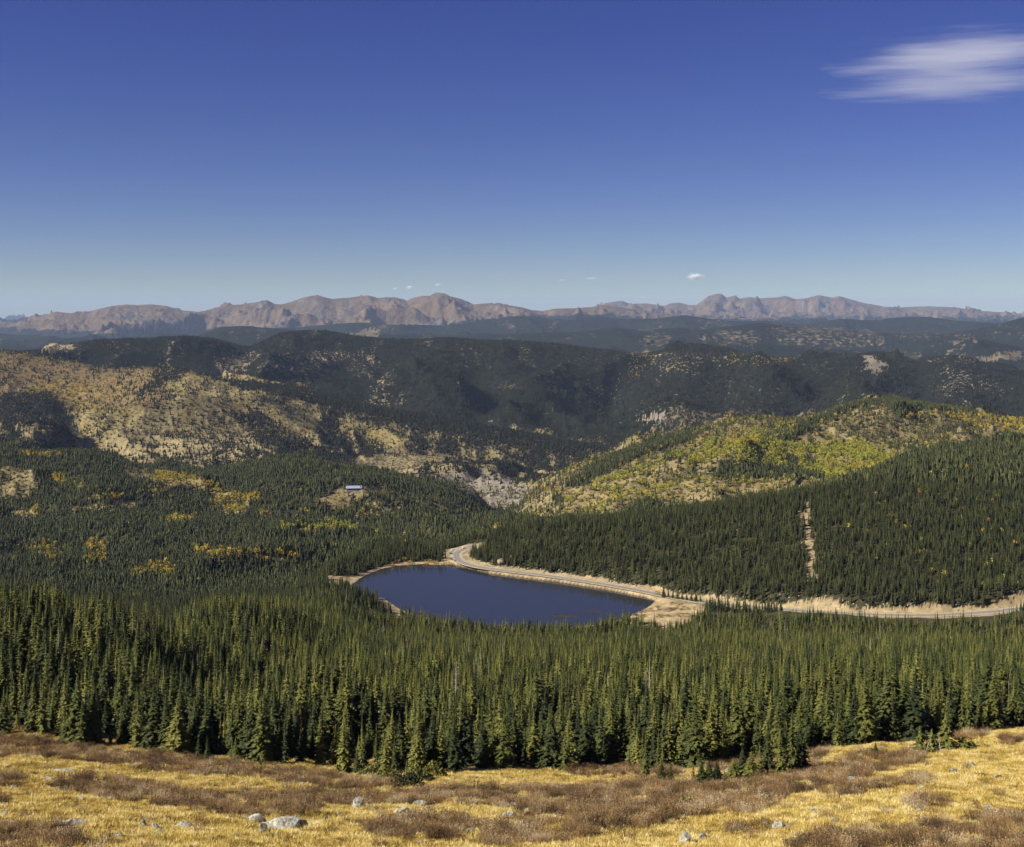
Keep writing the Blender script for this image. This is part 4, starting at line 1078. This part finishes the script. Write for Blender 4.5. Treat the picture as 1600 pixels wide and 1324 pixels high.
print('TUFTS', tx.size)
bx_, by_ = jitter_grid(-145, 145, 84, 236, 0.98, 73)
pxm = 800 + F * bx_ / by_
kp = (np.abs(pxm - 800) < 1080) & (by_ < treeline(pxm) + 14); bx_, by_ = bx_[kp], by_[kp]
bz = height(bx_, by_); kp = scrub_at(bx_, by_, bz) | (RNG.random(bx_.size) < 0.012)
bx_, by_, bz = bx_[kp], by_[kp], bz[kp]
pa = np.array([on_plane(RNG.uniform(990, 1110), RNG.uniform(944, 968), 2.0) for _ in range(420)])
ok = ~in_poly(pa[:, 0], pa[:, 1], LAKE) & (dist_poly(pa[:, 0], pa[:, 1], ROAD, False) > 10) & (fbm(pa[:, 0] / 14, pa[:, 1] / 14, 2, 88) > -0.02); pa = pa[ok]
bx_ = np.append(bx_, pa[:, 0]); by_ = np.append(by_, pa[:, 1]); bz = np.append(bz, height(pa[:, 0], pa[:, 1]))
hh = RNG.uniform(0.6, 1.45, bx_.size) * (0.85 + 0.8 * fbm(bx_ / 7, by_ / 7, 3, 74))
ww_ = RNG.uniform(0.8, 1.25, bx_.size) * np.where(by_ > 500, 2.6, 1.0)
scrub = scatter('willow_scrub', np.stack([bx_, by_, bz], 1), RNG.random(bx_.size) * 6.28, np.stack([ww_, ww_, hh], 1), RNG.integers(0, 4, bx_.size), TWIGS)
tag(scrub, 'low reddish brown leafless willow scrub spreading across the meadow', 'scrub')
print('SCRUB', bx_.size)

# ------------------------------------------------------------------ finding a spot on the ground seen at a photograph column and row
def spot(px, py, y0=95.0, y1=240.0):
    Yc = np.linspace(y0, y1, 900); Xc = (px - 800) / F * Yc
    z = height(Xc, Yc); rowv = HY - (z - ZC) * F / Yc
    k = np.nonzero(rowv <= py)[0]
    k = k[0] if k.size else len(Yc) - 1
    return Xc[k], Yc[k], z[k]

# ------------------------------------------------------------------ small trees standing in the meadow
stand = [  # column, foot row, height in rows, form, spread, state, label
    (1009, 1219, 64, 4, 0.9, 'g', 'lone slender spruce standing in brown scrub just left of the low tree row'),
    (1034, 1222, 32, 0, 1.1, 'g', None), (1048, 1222, 26, 2, 1.0, 'g', None), (1066, 1223, 34, 4, 0.8, 'd', None), (1075, 1224, 32, 4, 0.8, 'd', None), (1083, 1224, 33, 1, 0.9, 'r', None),
    (1096, 1225, 34, 3, 1.0, 'g', None), (1108, 1224, 30, 6, 1.3, 'g', None), (1120, 1222, 28, 6, 1.4, 'g', None), (1132, 1228, 32, 1, 0.9, 'r', None), (1146, 1219, 30, 6, 1.4, 'g', None),
    (1160, 1214, 40, 3, 1.1, 'g', None), (1174, 1216, 36, 6, 1.3, 'g', None), (1187, 1213, 44, 1, 1.1, 'g', None), (1200, 1213, 84, 4, 1.0, 'g', None), (1219, 1212, 66, 2, 1.0, 'g', None),
    (1237, 1208, 82, 1, 1.0, 'g', None), (1251, 1204, 66, 6, 1.2, 'g', None),
    (1368, 1181, 18, 6, 1.2, 'g', 'tiny isolated spruce in the scrub short of the sprawling ragged tree'),
]
M_SNAG = M_DEAD
SNAG = trunk_mesh('trunk', 9.7, 0.17, 601, M_DEAD, lean=0.01, twigs=46)
RUSTC = None
V, T = spruce_crown(610, 10.0, 1.2, 20, 6, 2); RUSTC = quads_to_mesh('crown', V, T, [M_RUST])
for px, py, hp, form, w, st, lab in stand:
    x, y, z = spot(px, py); h = hp * y / F
    if st == 'g':
        if lab is None:
            lab = ('low bushy green spruce in the short tree row among the brown scrub' if hp < 60 else 'taller spruce rising at the right hand end of the short tree row')
            g = 'spruces of the short tree row'
            if hp >= 60: lab = 'taller narrow spruce rising from the short tree row among the brown scrub'; g = 'taller spruces of the short tree row'
        else: g = None
        h *= 1.2; e = copy_tree_at(form, x, y, z - 0.05, h, w * (1.6 if h < 5 else 1.0), RNG.random() * 6.28, lab, g)
    else:
        e = bpy.data.objects.new('spruce_tree', None); e.location = (x, y, z - 0.05); e.scale = (h / 10 * 1.3, h / 10 * 1.3, h / 10); e.rotation_euler = (0, 0, RNG.random() * 6); col.objects.link(e)
        obj('trunk', SNAG, None, e)
        if st == 'r':
            obj('crown', RUSTC, None, e); tag(e, 'short rust brown dying spruce in the low tree row among scrub', 'tree', 'rusty spruces of the short tree row')
        else:
            tag(e, 'bare pale dead spruce pole in the low tree row among scrub', 'tree', 'dead poles of the short tree row')

# bare snags inside the forest
for px, py, hp, lab in ((552, 1075, 55, 'bare grey dead spruce standing within the green forest'), (1228, 1062, 45, 'bare grey dead spruce standing within the green forest'), (870, 1090, 52, 'bare grey dead spruce standing within the green forest'), (185, 1085, 60, 'bare grey dead spruce standing within the green forest')):
    x, y, z = spot(px, py, 215, 700); h = hp * y / F
    e = bpy.data.objects.new('dead_spruce', None); e.location = (x, y, z); e.scale = (h / 10,) * 3; col.objects.link(e)
    obj('trunk', SNAG, None, e); tag(e, lab, 'tree', 'grey snags in the forest')

# sprawling ragged tree with dead limbs on the right
x, y, z = spot(1478, 1172)
e = bpy.data.objects.new('ragged_spruce', None); e.location = (x, y, z); col.objects.link(e)
h = 62 * y / F
r = random.Random(5)
V, T = [], []
for off, hh_, rad in ((0, h, 1.9), (-2.3, h * 0.55, 1.5), (2.6, h * 0.42, 1.7), (4.2, h * 0.28, 1.3), (-4.3, h * 0.62, 1.2)):
    v, t = spruce_crown(int(700 + off * 10), hh_, rad, 16, 8, 3, start=0.02, ragged=0.6)
    v[:, 0] += off; T.append(t + sum(len(q) for q in V)); V.append(v)
obj('crown', quads_to_mesh('crown', np.concatenate(V), np.concatenate(T), [M_NEEDLE]), None, e)
obj('trunk', trunk_mesh('trunk', h * 0.9, 0.22, 711, M_BARK, twigs=20), None, e)
for k in range(6):
    me = trunk_mesh('dead_limb', r.uniform(2.0, 3.6), 0.07, 720 + k, M_DEAD, lean=0.15, twigs=9)
    q = obj('dead_limb', me, None, e); q.location = (-3.2 + r.uniform(-1.2, 2.2), -1.2, 0.25); q.rotation_euler = (r.uniform(-0.2, 0.4), r.uniform(-1.45, 1.3), 0)
tag(e, 'sprawling ragged spruce with grey dead limbs at the foot of the right meadow edge', 'tree')

# low green mats
def mat_mesh(seed, w, d, h):
    r = random.Random(seed); V = []; T = []
    for k in range(480):
        a = r.random() * 6.28; q = math.sqrt(r.random()); c = np.array((math.cos(a) * q * w, math.sin(a) * q * d, h * (1 - q * q) * r.uniform(0.25, 1.0)))
        a2 = r.random() * 6.28
        frond(V, T, c, (math.cos(a2) * 0.7, math.sin(a2) * 0.7, 0.7), r.uniform(0.35, 0.7), 0.3, 0.1, r.uniform(-.8, .8), r)
    return quads_to_mesh('needle_mat', np.array(V), np.array(T), [M_NEEDLE])
for k, (px, py, w, hp) in enumerate(((580, 1214, 2.2, 20), (606, 1221, 2.6, 22), (634, 1228, 2.6, 24), (656, 1221, 2.4, 22), (678, 1214, 2.2, 26), (598, 1208, 2.0, 20))):
    x, y, z = spot(px, py)
    o = obj('juniper_bush', mat_mesh(800 + k, w, 1.3, hp * y / F)); o.location = (x, y, z - 0.1)
    tag(o, 'low spreading green juniper bush between scrub and the forest foot', 'bush', 'green mats at the forest foot')
x, y, z = spot(1070, 1262)
o = obj('juniper_bush', mat_mesh(820, 1.6, 0.9, 1.1)); o.location = (x, y, z); tag(o, 'single low green conifer bush alone in the middle of the brown scrub', 'bush')

# ------------------------------------------------------------------ rocks
def rock_material():
    m, nt, b = new_mat('lichen_granite')
    tc = N(nt, 'ShaderNodeTexCoord'); n1 = N(nt, 'ShaderNodeTexNoise'); n1.inputs['Scale'].default_value = 2.6; n1.inputs['Detail'].default_value = 9; n1.inputs['Roughness'].default_value = 0.7
    nt.links.new(tc.outputs['Object'], n1.inputs['Vector'])
    r = ramp(nt, [(0.36, (0.07, 0.068, 0.05)), (0.45, (0.25, 0.245, 0.18)), (0.54, (0.42, 0.41, 0.33)), (0.66, (0.62, 0.60, 0.53))])
    nt.links.new(n1.outputs['Fac'], r.inputs[0]); nt.links.new(r.outputs[0], b.inputs['Base Color'])
    bp = N(nt, 'ShaderNodeBump'); bp.inputs['Distance'].default_value = 0.12; nt.links.new(n1.outputs['Fac'], bp.inputs['Height']); nt.links.new(bp.outputs[0], b.inputs['Normal'])
    return m
M_ROCK = rock_material()
import bmesh
def rock_mesh(name, seed, sx, sy, sz, cuts=7):
    r = random.Random(seed); bm = bmesh.new(); bmesh.ops.create_icosphere(bm, subdivisions=3, radius=1.0)
    planes = []
    for k in range(cuts):
        v = Vector((r.gauss(0, 1), r.gauss(0, 1), r.gauss(0, 0.8))).normalized(); planes.append((v, r.uniform(0.45, 0.8)))
    for v in bm.verts:
        for nrm, d in planes:
            t = v.co.dot(nrm)
            if t > d: v.co -= nrm * (t - d) * 0.93
        v.co *= 1 + r.uniform(-0.035, 0.035)
        v.co = Vector((v.co.x * sx, v.co.y * sy, v.co.z * sz))
    me = bpy.data.meshes.new(name); bm.to_mesh(me); bm.free(); me.materials.append(M_ROCK)
    return me
rocks = [  # column, foot row, width, height (rows), label
    (440, 1297, 78, 26, 'broad lichen spotted grey boulder slab, the biggest rock in the grass'), (402, 1286, 26, 16, 'rounded lichen boulder touching the back of the biggest slab'), (409, 1301, 17, 15, 'dark angular rock in shadow at the near end of the biggest slab'),
    (561, 1263, 18, 20, 'upright split grey boulder at the edge of brown scrub'), (578, 1265, 11, 6, 'flat stone lying beside the upright split boulder'), (507, 1285, 10, 11, 'small upright white stone between the biggest slab and the split boulder'),
    (629, 1271, 24, 9, 'pale flat rock with a small knob in golden grass'), (656, 1259, 22, 8, 'dark fissured flat rock at the scrub edge'), (692, 1247, 34, 9, 'long white flat rock slab surrounded by brown scrub'),
    (112, 1292, 46, 13, 'wide low speckled rock on the left meadow'), (87, 1286, 13, 7, 'small dark rock behind the wide low speckled rock'), (223, 1291, 13, 9, 'pointed grey stone, one of a pair in the grass'), (241, 1295, 12, 9, 'rounded pale stone, one of a pair in the grass'),
    (286, 1294, 26, 10, 'flat topped white rock right of the stone pair'), (1069, 1318, 17, 20, 'white tilted block of stone standing upright in golden grass'), (1100, 1312, 16, 10, 'low mossy stone right of the white tilted block'),
    (1216, 1294, 16, 11, 'white broken rock in the open golden grass'), (1233, 1292, 9, 5, 'small flat stone beside the white broken rock'), (98, 1208, 44, 6, 'long thin rock ledge in the upper left grass'), (74, 1219, 14, 6, 'short flat stone below the long thin ledge'),
    (1138, 1207, 16, 9, 'pale boulder half hidden behind the short tree row'),
] + [(a, b_, c, d, None) for a, b_, c, d in ((250, 1305, 22, 8), (184, 1309, 18, 9), (166, 1312, 14, 6), (62, 1296, 12, 6), (5, 1274, 10, 6), (47, 1280, 10, 5), (796, 1276, 22, 8), (1273, 1271, 17, 8), (1306, 1284, 13, 6), (1331, 1220, 14, 6), (1490, 1208, 13, 7), (1519, 1198, 11, 8),
    (1560, 1217, 12, 7), (1440, 1232, 12, 5), (1442, 1270, 18, 7), (1546, 1266, 16, 7), (1196, 1290, 12, 5), (20, 1232, 10, 5), (735, 1300, 12, 5), (1380, 1306, 12, 6), (660, 1320, 14, 6))]
rocks += [(RNG.uniform(5, 1595), RNG.uniform(1215, 1318), RNG.uniform(5, 11), RNG.uniform(3, 6), None) for _ in range(46)]
for k, (px, py, w, hp, lab) in enumerate(rocks):
    x, y, z = spot(px, py); s = y / F
    o = obj('boulder' if w > 15 else 'stone', rock_mesh('rock', 900 + k, w * s * 0.58, max(w * 0.4, hp * 0.7) * s * 0.58, hp * s * (0.62 if w > 40 else 0.8))); o.location = (x, y + 0.2, z + hp * s * 0.15)
    if px == 1069: o.rotation_euler = (0, 0.45, 0)
    o.rotation_euler.z = 0.2 * math.sin(k * 3.1)
    if lab: tag(o, lab, 'rock')
    else: tag(o, ('small' if w > 8.5 else 'tiny') + ' pale granite stone half sunk in ' + ('golden grass' if not scrub_at(np.array([x]), np.array([y]), np.array([z]))[0] else 'brown willow scrub'), 'rock', 'small stones in the meadow')

# ------------------------------------------------------------------ beside the lake
M_OUTCROP = plain('tan_rock', (0.27, 0.215, 0.14), 0.95, var=0.55, scale=0.5)
def ground(x, y): return float(height(np.array([x]), np.array([y]))[0])
def lake_spot(px, py, z=2.0): return on_plane(px, py, z)
for k, (px, py, w, h, lab) in enumerate(((783, 887, 5.5, 6.5, 'tall pale rock outcrop above the road bend'), (799, 884, 2.5, 4.5, 'narrow rock pillar beside the tall pale outcrop'))):
    x, y = lake_spot(px, py, 4.0); y += 16
    me = rock_mesh('rock_outcrop', 960 + k, w, w * 0.8, h, 12); me.materials.clear(); o = obj('rock_outcrop', me, M_OUTCROP); o.location = (x, y, ground(x, y) + 1); tag(o, lab, 'rock')
rp_, rs_ = [], []
for k in range(260):
    q = int(RNG.integers(30, len(ROAD) - 40)); d = ROAD[q + 1] - ROAD[q]; d /= np.linalg.norm(d); nrm = np.array((-d[1], d[0])); off = RNG.uniform(10, 24)
    x, y = ROAD[q] + nrm * off; s = RNG.uniform(0.3, 1.3); rp_.append((x, y, 0)); rs_.append((s, s, s * 0.8))
rp_ = np.array(rp_); rp_[:, 2] = height(rp_[:, 0], rp_[:, 1])
RK = [hidden('stone_form', rock_mesh('stone_form', 980 + k, 1, 0.8, 0.8)) for k in range(3)]
rub = scatter('bank_rubble', rp_, RNG.random(260) * 6.28, np.array(rs_), RNG.integers(0, 3, 260), RK)
tag(rub, 'loose pale stones strewn over the cut bank above the road', 'rubble')
for k, (px, py, w, h) in enumerate(((622, 879, 3.5, 4.5), (631, 878, 4, 6), (640, 879, 3.5, 4), (664, 879, 3, 4), (672, 878, 3, 4.5), (680, 879, 3, 3.5), (692, 880, 3.5, 3), (701, 880, 3.5, 3), (708, 881, 3, 2.5), (612, 882, 3, 4), (1028, 932, 4, 4.5), (790, 899, 2.5, 1.6), (810, 901, 2.5, 1.6), (868, 909, 2.5, 1.5))):
    x, y = lake_spot(px, py); o = obj('shore_bush', tuft_crown('shore_bush', 1000 + k, h, w, 170, 0.55, M_SHOREBUSH, base=0.0)); o.location = (x, y, ground(x, y) - 0.2)
    if px == 1028: tag(o, 'round golden bush at the lake corner beside the small spruce clump', 'bush')
    else: tag(o, 'orange yellow autumn bush on the far shore of the lake', 'bush', 'bushes along the lake shore')
for k, (px, py, hp, lab) in enumerate([(1152, 950, 24, 'lone dark spruce standing on the lake side of the road'), (1220, 958, 18, 'small lone spruce at the road edge right of the taller one'), (1306, 963, 15, 'small lone spruce beside the road casting a shadow')] +
        [(1037 + 7.2 * j, 934 + 1.0 * j, 19 - 2 * (j % 3), None) for j in range(9)]):
    x, y = lake_spot(px, py, 2.6); copy_tree_at(k % 7, x, y, ground(x, y) - 0.1, hp * y / F, 1.15, k * 1.3, lab or 'dark spruce in the small clump between lake corner and road', None if lab else 'small spruce clump at the lake corner')

M_WEED = plain('pond_weed', (0.045, 0.04, 0.03), 0.7, var=0.4, scale=0.3)
for k, (px, py, w, d) in enumerate(((880, 963, 13, 6), (930, 955.5, 12, 5), (901, 964.5, 3.5, 3))):
    x, y = on_plane(px, py, 0); r = random.Random(40 + k); V = [(0, 0, 0.10)]; nn = 28
    for j in range(nn):
        a = 6.283 * j / nn; q = r.uniform(0.7, 1.1); V.append((math.cos(a) * w * q, math.sin(a) * d * q, 0.015))
    me = bpy.data.meshes.new('weed_bed'); me.from_pydata(V, [], [(0, 1 + j, 1 + (j + 1) % nn) for j in range(nn)])
    o = obj('weed_bed', me, M_WEED); o.location = (x, y, 0.0)
    tag(o, ('largest dark weed bed breaking the lake surface', 'dark weed bed nearer the golden lake corner', 'tiny dark weed patch beside the largest weed bed')[k], 'weed')

# parked cars by the road bend
def car_parts(paint, long_=4.5):
    body = bpy.data.meshes.new('body')
    prof = [(-2.25, 0.35), (-2.25, 0.85), (-1.9, 1.0), (-1.55, 1.45), (0.55, 1.5), (1.1, 1.02), (2.1, 0.9), (2.25, 0.65), (2.25, 0.35)]
    V = []; n = len(prof)
    for s in (-0.9, 0.9):
        for (a, b_) in prof: V.append((a, s * (0.82 if b_ > 1.1 else 1), b_))
    Fc = [tuple(range(n))[::-1], tuple(range(n, 2 * n))] + [(j, (j + 1) % n, n + (j + 1) % n, n + j) for j in range(n)]
    body.from_pydata(V, [], Fc); body.materials.append(paint)
    glass = bpy.data.meshes.new('window'); V = []
    for s in (-0.80, 0.80):
        V += [(-1.6, s, 1.05), (-1.4, s * 0.96, 1.4), (0.45, s * 0.96, 1.42), (0.9, s, 1.05)]
    V = [(a, b_ * 1.06, c) for a, b_, c in V]
    glass.from_pydata(V, [], [(0, 1, 2, 3), (7, 6, 5, 4)]); glass.materials.append(M_GLASS)
    return body, glass
def wheel_mesh():
    bm = bmesh.new(); bmesh.ops.create_cone(bm, cap_ends=True, segments=14, radius1=0.34, radius2=0.34, depth=0.22); bmesh.ops.rotate(bm, verts=bm.verts, matrix=Matrix.Rotation(math.pi / 2, 3, 'X'))
    me = bpy.data.meshes.new('wheel'); bm.to_mesh(me); bm.free(); me.materials.append(M_TYRE); return me
M_GLASS = plain('dark_glass', (0.03, 0.04, 0.05), 0.15); M_TYRE = plain('rubber', (0.02, 0.02, 0.02), 0.9)
WH = wheel_mesh()
CARP = [('white', (0.8, 0.8, 0.8)), ('dark teal', (0.03, 0.13, 0.15)), ('silver', (0.5, 0.52, 0.54)), ('dark grey', (0.08, 0.08, 0.09)), ('white', (0.78, 0.79, 0.8)), ('blue grey', (0.2, 0.26, 0.34))]
for k, (px, py, rz) in enumerate(((708, 859.5, 0.2), (712, 866, 0.1), (706, 863, 0.15), (713, 874.5, -0.5), (732, 857, 0.4), (717, 876.5, -0.6))):
    x, y = on_plane(px, py, ROAD_Z); e = bpy.data.objects.new('parked_car', None); col.objects.link(e)
    cn, cc = CARP[k]
    dv = dist_poly(np.array([x]), np.array([y]), ROAD, False)[0]
    e.location = (x - (5.5 if dv < 5 else 0), y, max(ground(x, y), ROAD_Z + 0.03)); e.rotation_euler = (0, 0, rz)
    bo, gl = car_parts(plain('car_paint', cc, 0.3, var=0.03)); obj('body', bo, None, e); obj('window', gl, None, e)
    for a in (-1.4, 1.4):
        for s in (-0.82, 0.82):
            w = obj('wheel', WH, None, e); w.location = (a, s, 0.34)
    tag(e, {0: 'white car parked among the trees at the far end of the road bend', 4: 'white car on the road just before it enters the trees'}.get(k, cn + ' car parked on the lake side of the road bend'), 'car', 'cars at the road bend')

# lodge on the wooded hill
x, y, z = spot(553, 766, 2600, 3000)
e = bpy.data.objects.new('lodge', None); e.location = (x, y, z); e.rotation_euler = (0, 0, 0.12); col.objects.link(e)
def box(name, x0, x1, y0, y1, z0, z1, mat, parent):
    V = [(a, b_, c) for c in (z0, z1) for a, b_ in ((x0, y0), (x1, y0), (x1, y1), (x0, y1))]
    me = bpy.data.meshes.new(name); me.from_pydata(V, [], [(3, 2, 1, 0), (4, 5, 6, 7), (0, 1, 5, 4), (1, 2, 6, 5), (2, 3, 7, 6), (3, 0, 4, 7)]); me.materials.append(mat)
    return obj(name, me, None, parent)
M_WALL = plain('lodge_wall', (0.27, 0.27, 0.30), 0.8); M_ROOF = plain('lodge_roof', (0.30, 0.33, 0.42), 0.6, var=0.06); M_TRIM = plain('lodge_trim', (0.16, 0.12, 0.09), 0.7)
box('wall', -17, 17, -6, 6, -3, 5, M_WALL, e)
me = bpy.data.meshes.new('roof'); me.from_pydata([(-18, -7.5, 4.7), (18, -7.5, 4.7), (18, 0, 9.6), (-18, 0, 9.6), (18, 7.5, 4.7), (-18, 7.5, 4.7)], [], [(0, 1, 2, 3), (3, 2, 4, 5), (0, 3, 5), (1, 4, 2), (0, 5, 4, 1)]); me.materials.append(M_ROOF)
rf = obj('roof', me, None, e); box('chimney', 6, 7.6, 1, 2.6, 7, 11.4, M_TRIM, rf)
for k in range(7): box('window', -15 + k * 4.6, -12.6 + k * 4.6, -6.12, -6.003, 1.2, 3.4, M_GLASS, e)
box('door', 15.0, 16.4, -6.12, -6.004, -0.5, 2.2, M_TRIM, e)
tag(e, 'long building with pale bluish roof on the wooded hill beyond the lake', 'building')

# ------------------------------------------------------------------ clouds
def cloud_mat(name, dens, scale, thr, stretch, soft=0.25, rough=1.0, streak=0.0):
    m = bpy.data.materials.new(name); m.use_nodes = True; nt = m.node_tree; nt.nodes.clear()
    out = N(nt, 'ShaderNodeOutputMaterial'); pv = N(nt, 'ShaderNodeVolumePrincipled'); tc = N(nt, 'ShaderNodeTexCoord')
    def noise(sc, st, det):
        mp = N(nt, 'ShaderNodeMapping'); mp.inputs['Scale'].default_value = st
        nz = N(nt, 'ShaderNodeTexNoise'); nz.inputs['Scale'].default_value = sc; nz.inputs['Detail'].default_value = det; nz.inputs['Roughness'].default_value = 0.62; nz.inputs['Distortion'].default_value = 0.35
        nt.links.new(tc.outputs['Object'], mp.inputs[0]); nt.links.new(mp.outputs[0], nz.inputs['Vector']); return nz.outputs['Fac']
    ln = N(nt, 'ShaderNodeVectorMath', operation='LENGTH'); nt.links.new(tc.outputs['Object'], ln.inputs[0])
    acc = N(nt, 'ShaderNodeMath', operation='SUBTRACT'); acc.inputs[0].default_value = 1.0; nt.links.new(ln.outputs['Value'], acc.inputs[1])     # 1 at the heart, 0 at the skin
    for f, amp in ((noise(scale, stretch, 8), rough), (noise(1.0, (0.35, 0.5, 3.6), 5), streak)):
        if amp <= 0: continue
        q = N(nt, 'ShaderNodeMath', operation='MULTIPLY_ADD'); q.inputs[1].default_value = amp; q.inputs[2].default_value = -0.5 * amp; nt.links.new(f, q.inputs[0])
        ad = N(nt, 'ShaderNodeMath', operation='ADD'); nt.links.new(acc.outputs[0], ad.inputs[0]); nt.links.new(q.outputs[0], ad.inputs[1]); acc = ad
    mr = N(nt, 'ShaderNodeMapRange'); mr.inputs['From Min'].default_value = thr; mr.inputs['From Max'].default_value = thr + soft; mr.inputs['To Max'].default_value = dens; mr.interpolation_type = 'SMOOTHSTEP'
    nt.links.new(acc.outputs[0], mr.inputs['Value']); nt.links.new(mr.outputs[0], pv.inputs['Density'])
    pv.inputs['Color'].default_value = (1, 1, 1, 1); pv.inputs['Anisotropy'].default_value = -0.2
    nt.links.new(pv.outputs[0], out.inputs['Volume'])
    return m
def cloud(name, px, py, w, h, depth_y, mat, label, group=None, tilt=0.0, thick=1.0):
    bm = bmesh.new(); bmesh.ops.create_icosphere(bm, subdivisions=3, radius=1.0)
    me = bpy.data.meshes.new(name); bm.to_mesh(me); bm.free(); me.materials.append(mat)
    o = obj(name, me); s = depth_y / F
    o.location = ((px - 800) * s, depth_y, ZC + (HY - py) * s); o.scale = (w * s / 2, w * s / 2 * thick, h * s / 2); o.rotation_euler = (0, -tilt, 0)
    tag(o, label, 'cloud', group); return o
CM1 = cloud_mat('thin_cloud', 0.00050, 3.6, 0.26, (0.55, 1.3, 1.9), 0.55, 1.5, 1.6)
CM2 = cloud_mat('small_cloud', 0.008, 1.7, 0.24, (1, 1, 1.3), 0.4, 2.3)
CM3 = cloud_mat('faint_cloud', 0.0012, 1.6, 0.1, (1, 1, 1), 0.5, 1.2)
cloud('lenticular_cloud', 1510, 86, 470, 84, 20000, CM1, 'upper lens shaped white wispy cloud in the deep blue sky', tilt=0.03, thick=0.7)
cloud('lenticular_cloud', 1505, 131, 470, 46, 20600, CM1, 'lower thin wispy cloud streak beneath the lens shaped cloud', tilt=0.02, thick=0.7)
cloud('small_cloud', 1086, 432, 32, 13, 52000, CM2, 'small bright white puff cloud above the distant jagged peaks', thick=0.6)
cloud('small_cloud', 684, 445, 12, 7, 52000, CM2, 'tiny white puff cloud right above the flat topped summit', thick=0.8)
cloud('small_cloud', 640, 449, 16, 8, 52000, CM2, 'tiny white twin puff cloud left of the flat topped summit', thick=0.8)
cloud('small_cloud', 617, 451, 11, 5, 52000, CM2, 'tiny slanted white cloud farthest left of the flat topped summit', thick=0.8)
cloud('faint_cloud', 924, 435, 26, 6, 52000, CM3, 'faint grey cloud wisp between the flat summit and the jagged peaks', 'faint wisps', thick=0.6)
cloud('faint_cloud', 878, 438, 18, 5, 52000, CM3, 'faint grey cloud wisp between the flat summit and the jagged peaks', 'faint wisps', thick=0.6)

# ------------------------------------------------------------------ haze
zmax = max(float(g['Z'].max()) for g in GRID.values()); zmin = min(float(g['Z'].min()) for g in GRID.values())
hz = box('haze', -66000, 66000, -900, 80500, zmin - 5, max(zmax, ZC) + 60, None if False else plain('haze_air', (1, 1, 1)), None)
hm = hz.data.materials[0]; nt = hm.node_tree; nt.nodes.clear()
out = N(nt, 'ShaderNodeOutputMaterial'); pv = N(nt, 'ShaderNodeVolumePrincipled'); pv.inputs['Density'].default_value = HAZE
pv.inputs['Color'].default_value = (0.56, 0.71, 1.0, 1); pv.inputs['Anisotropy'].default_value = 0.0
nt.links.new(pv.outputs[0], out.inputs['Volume'])
tag(hz, kind='stuff')
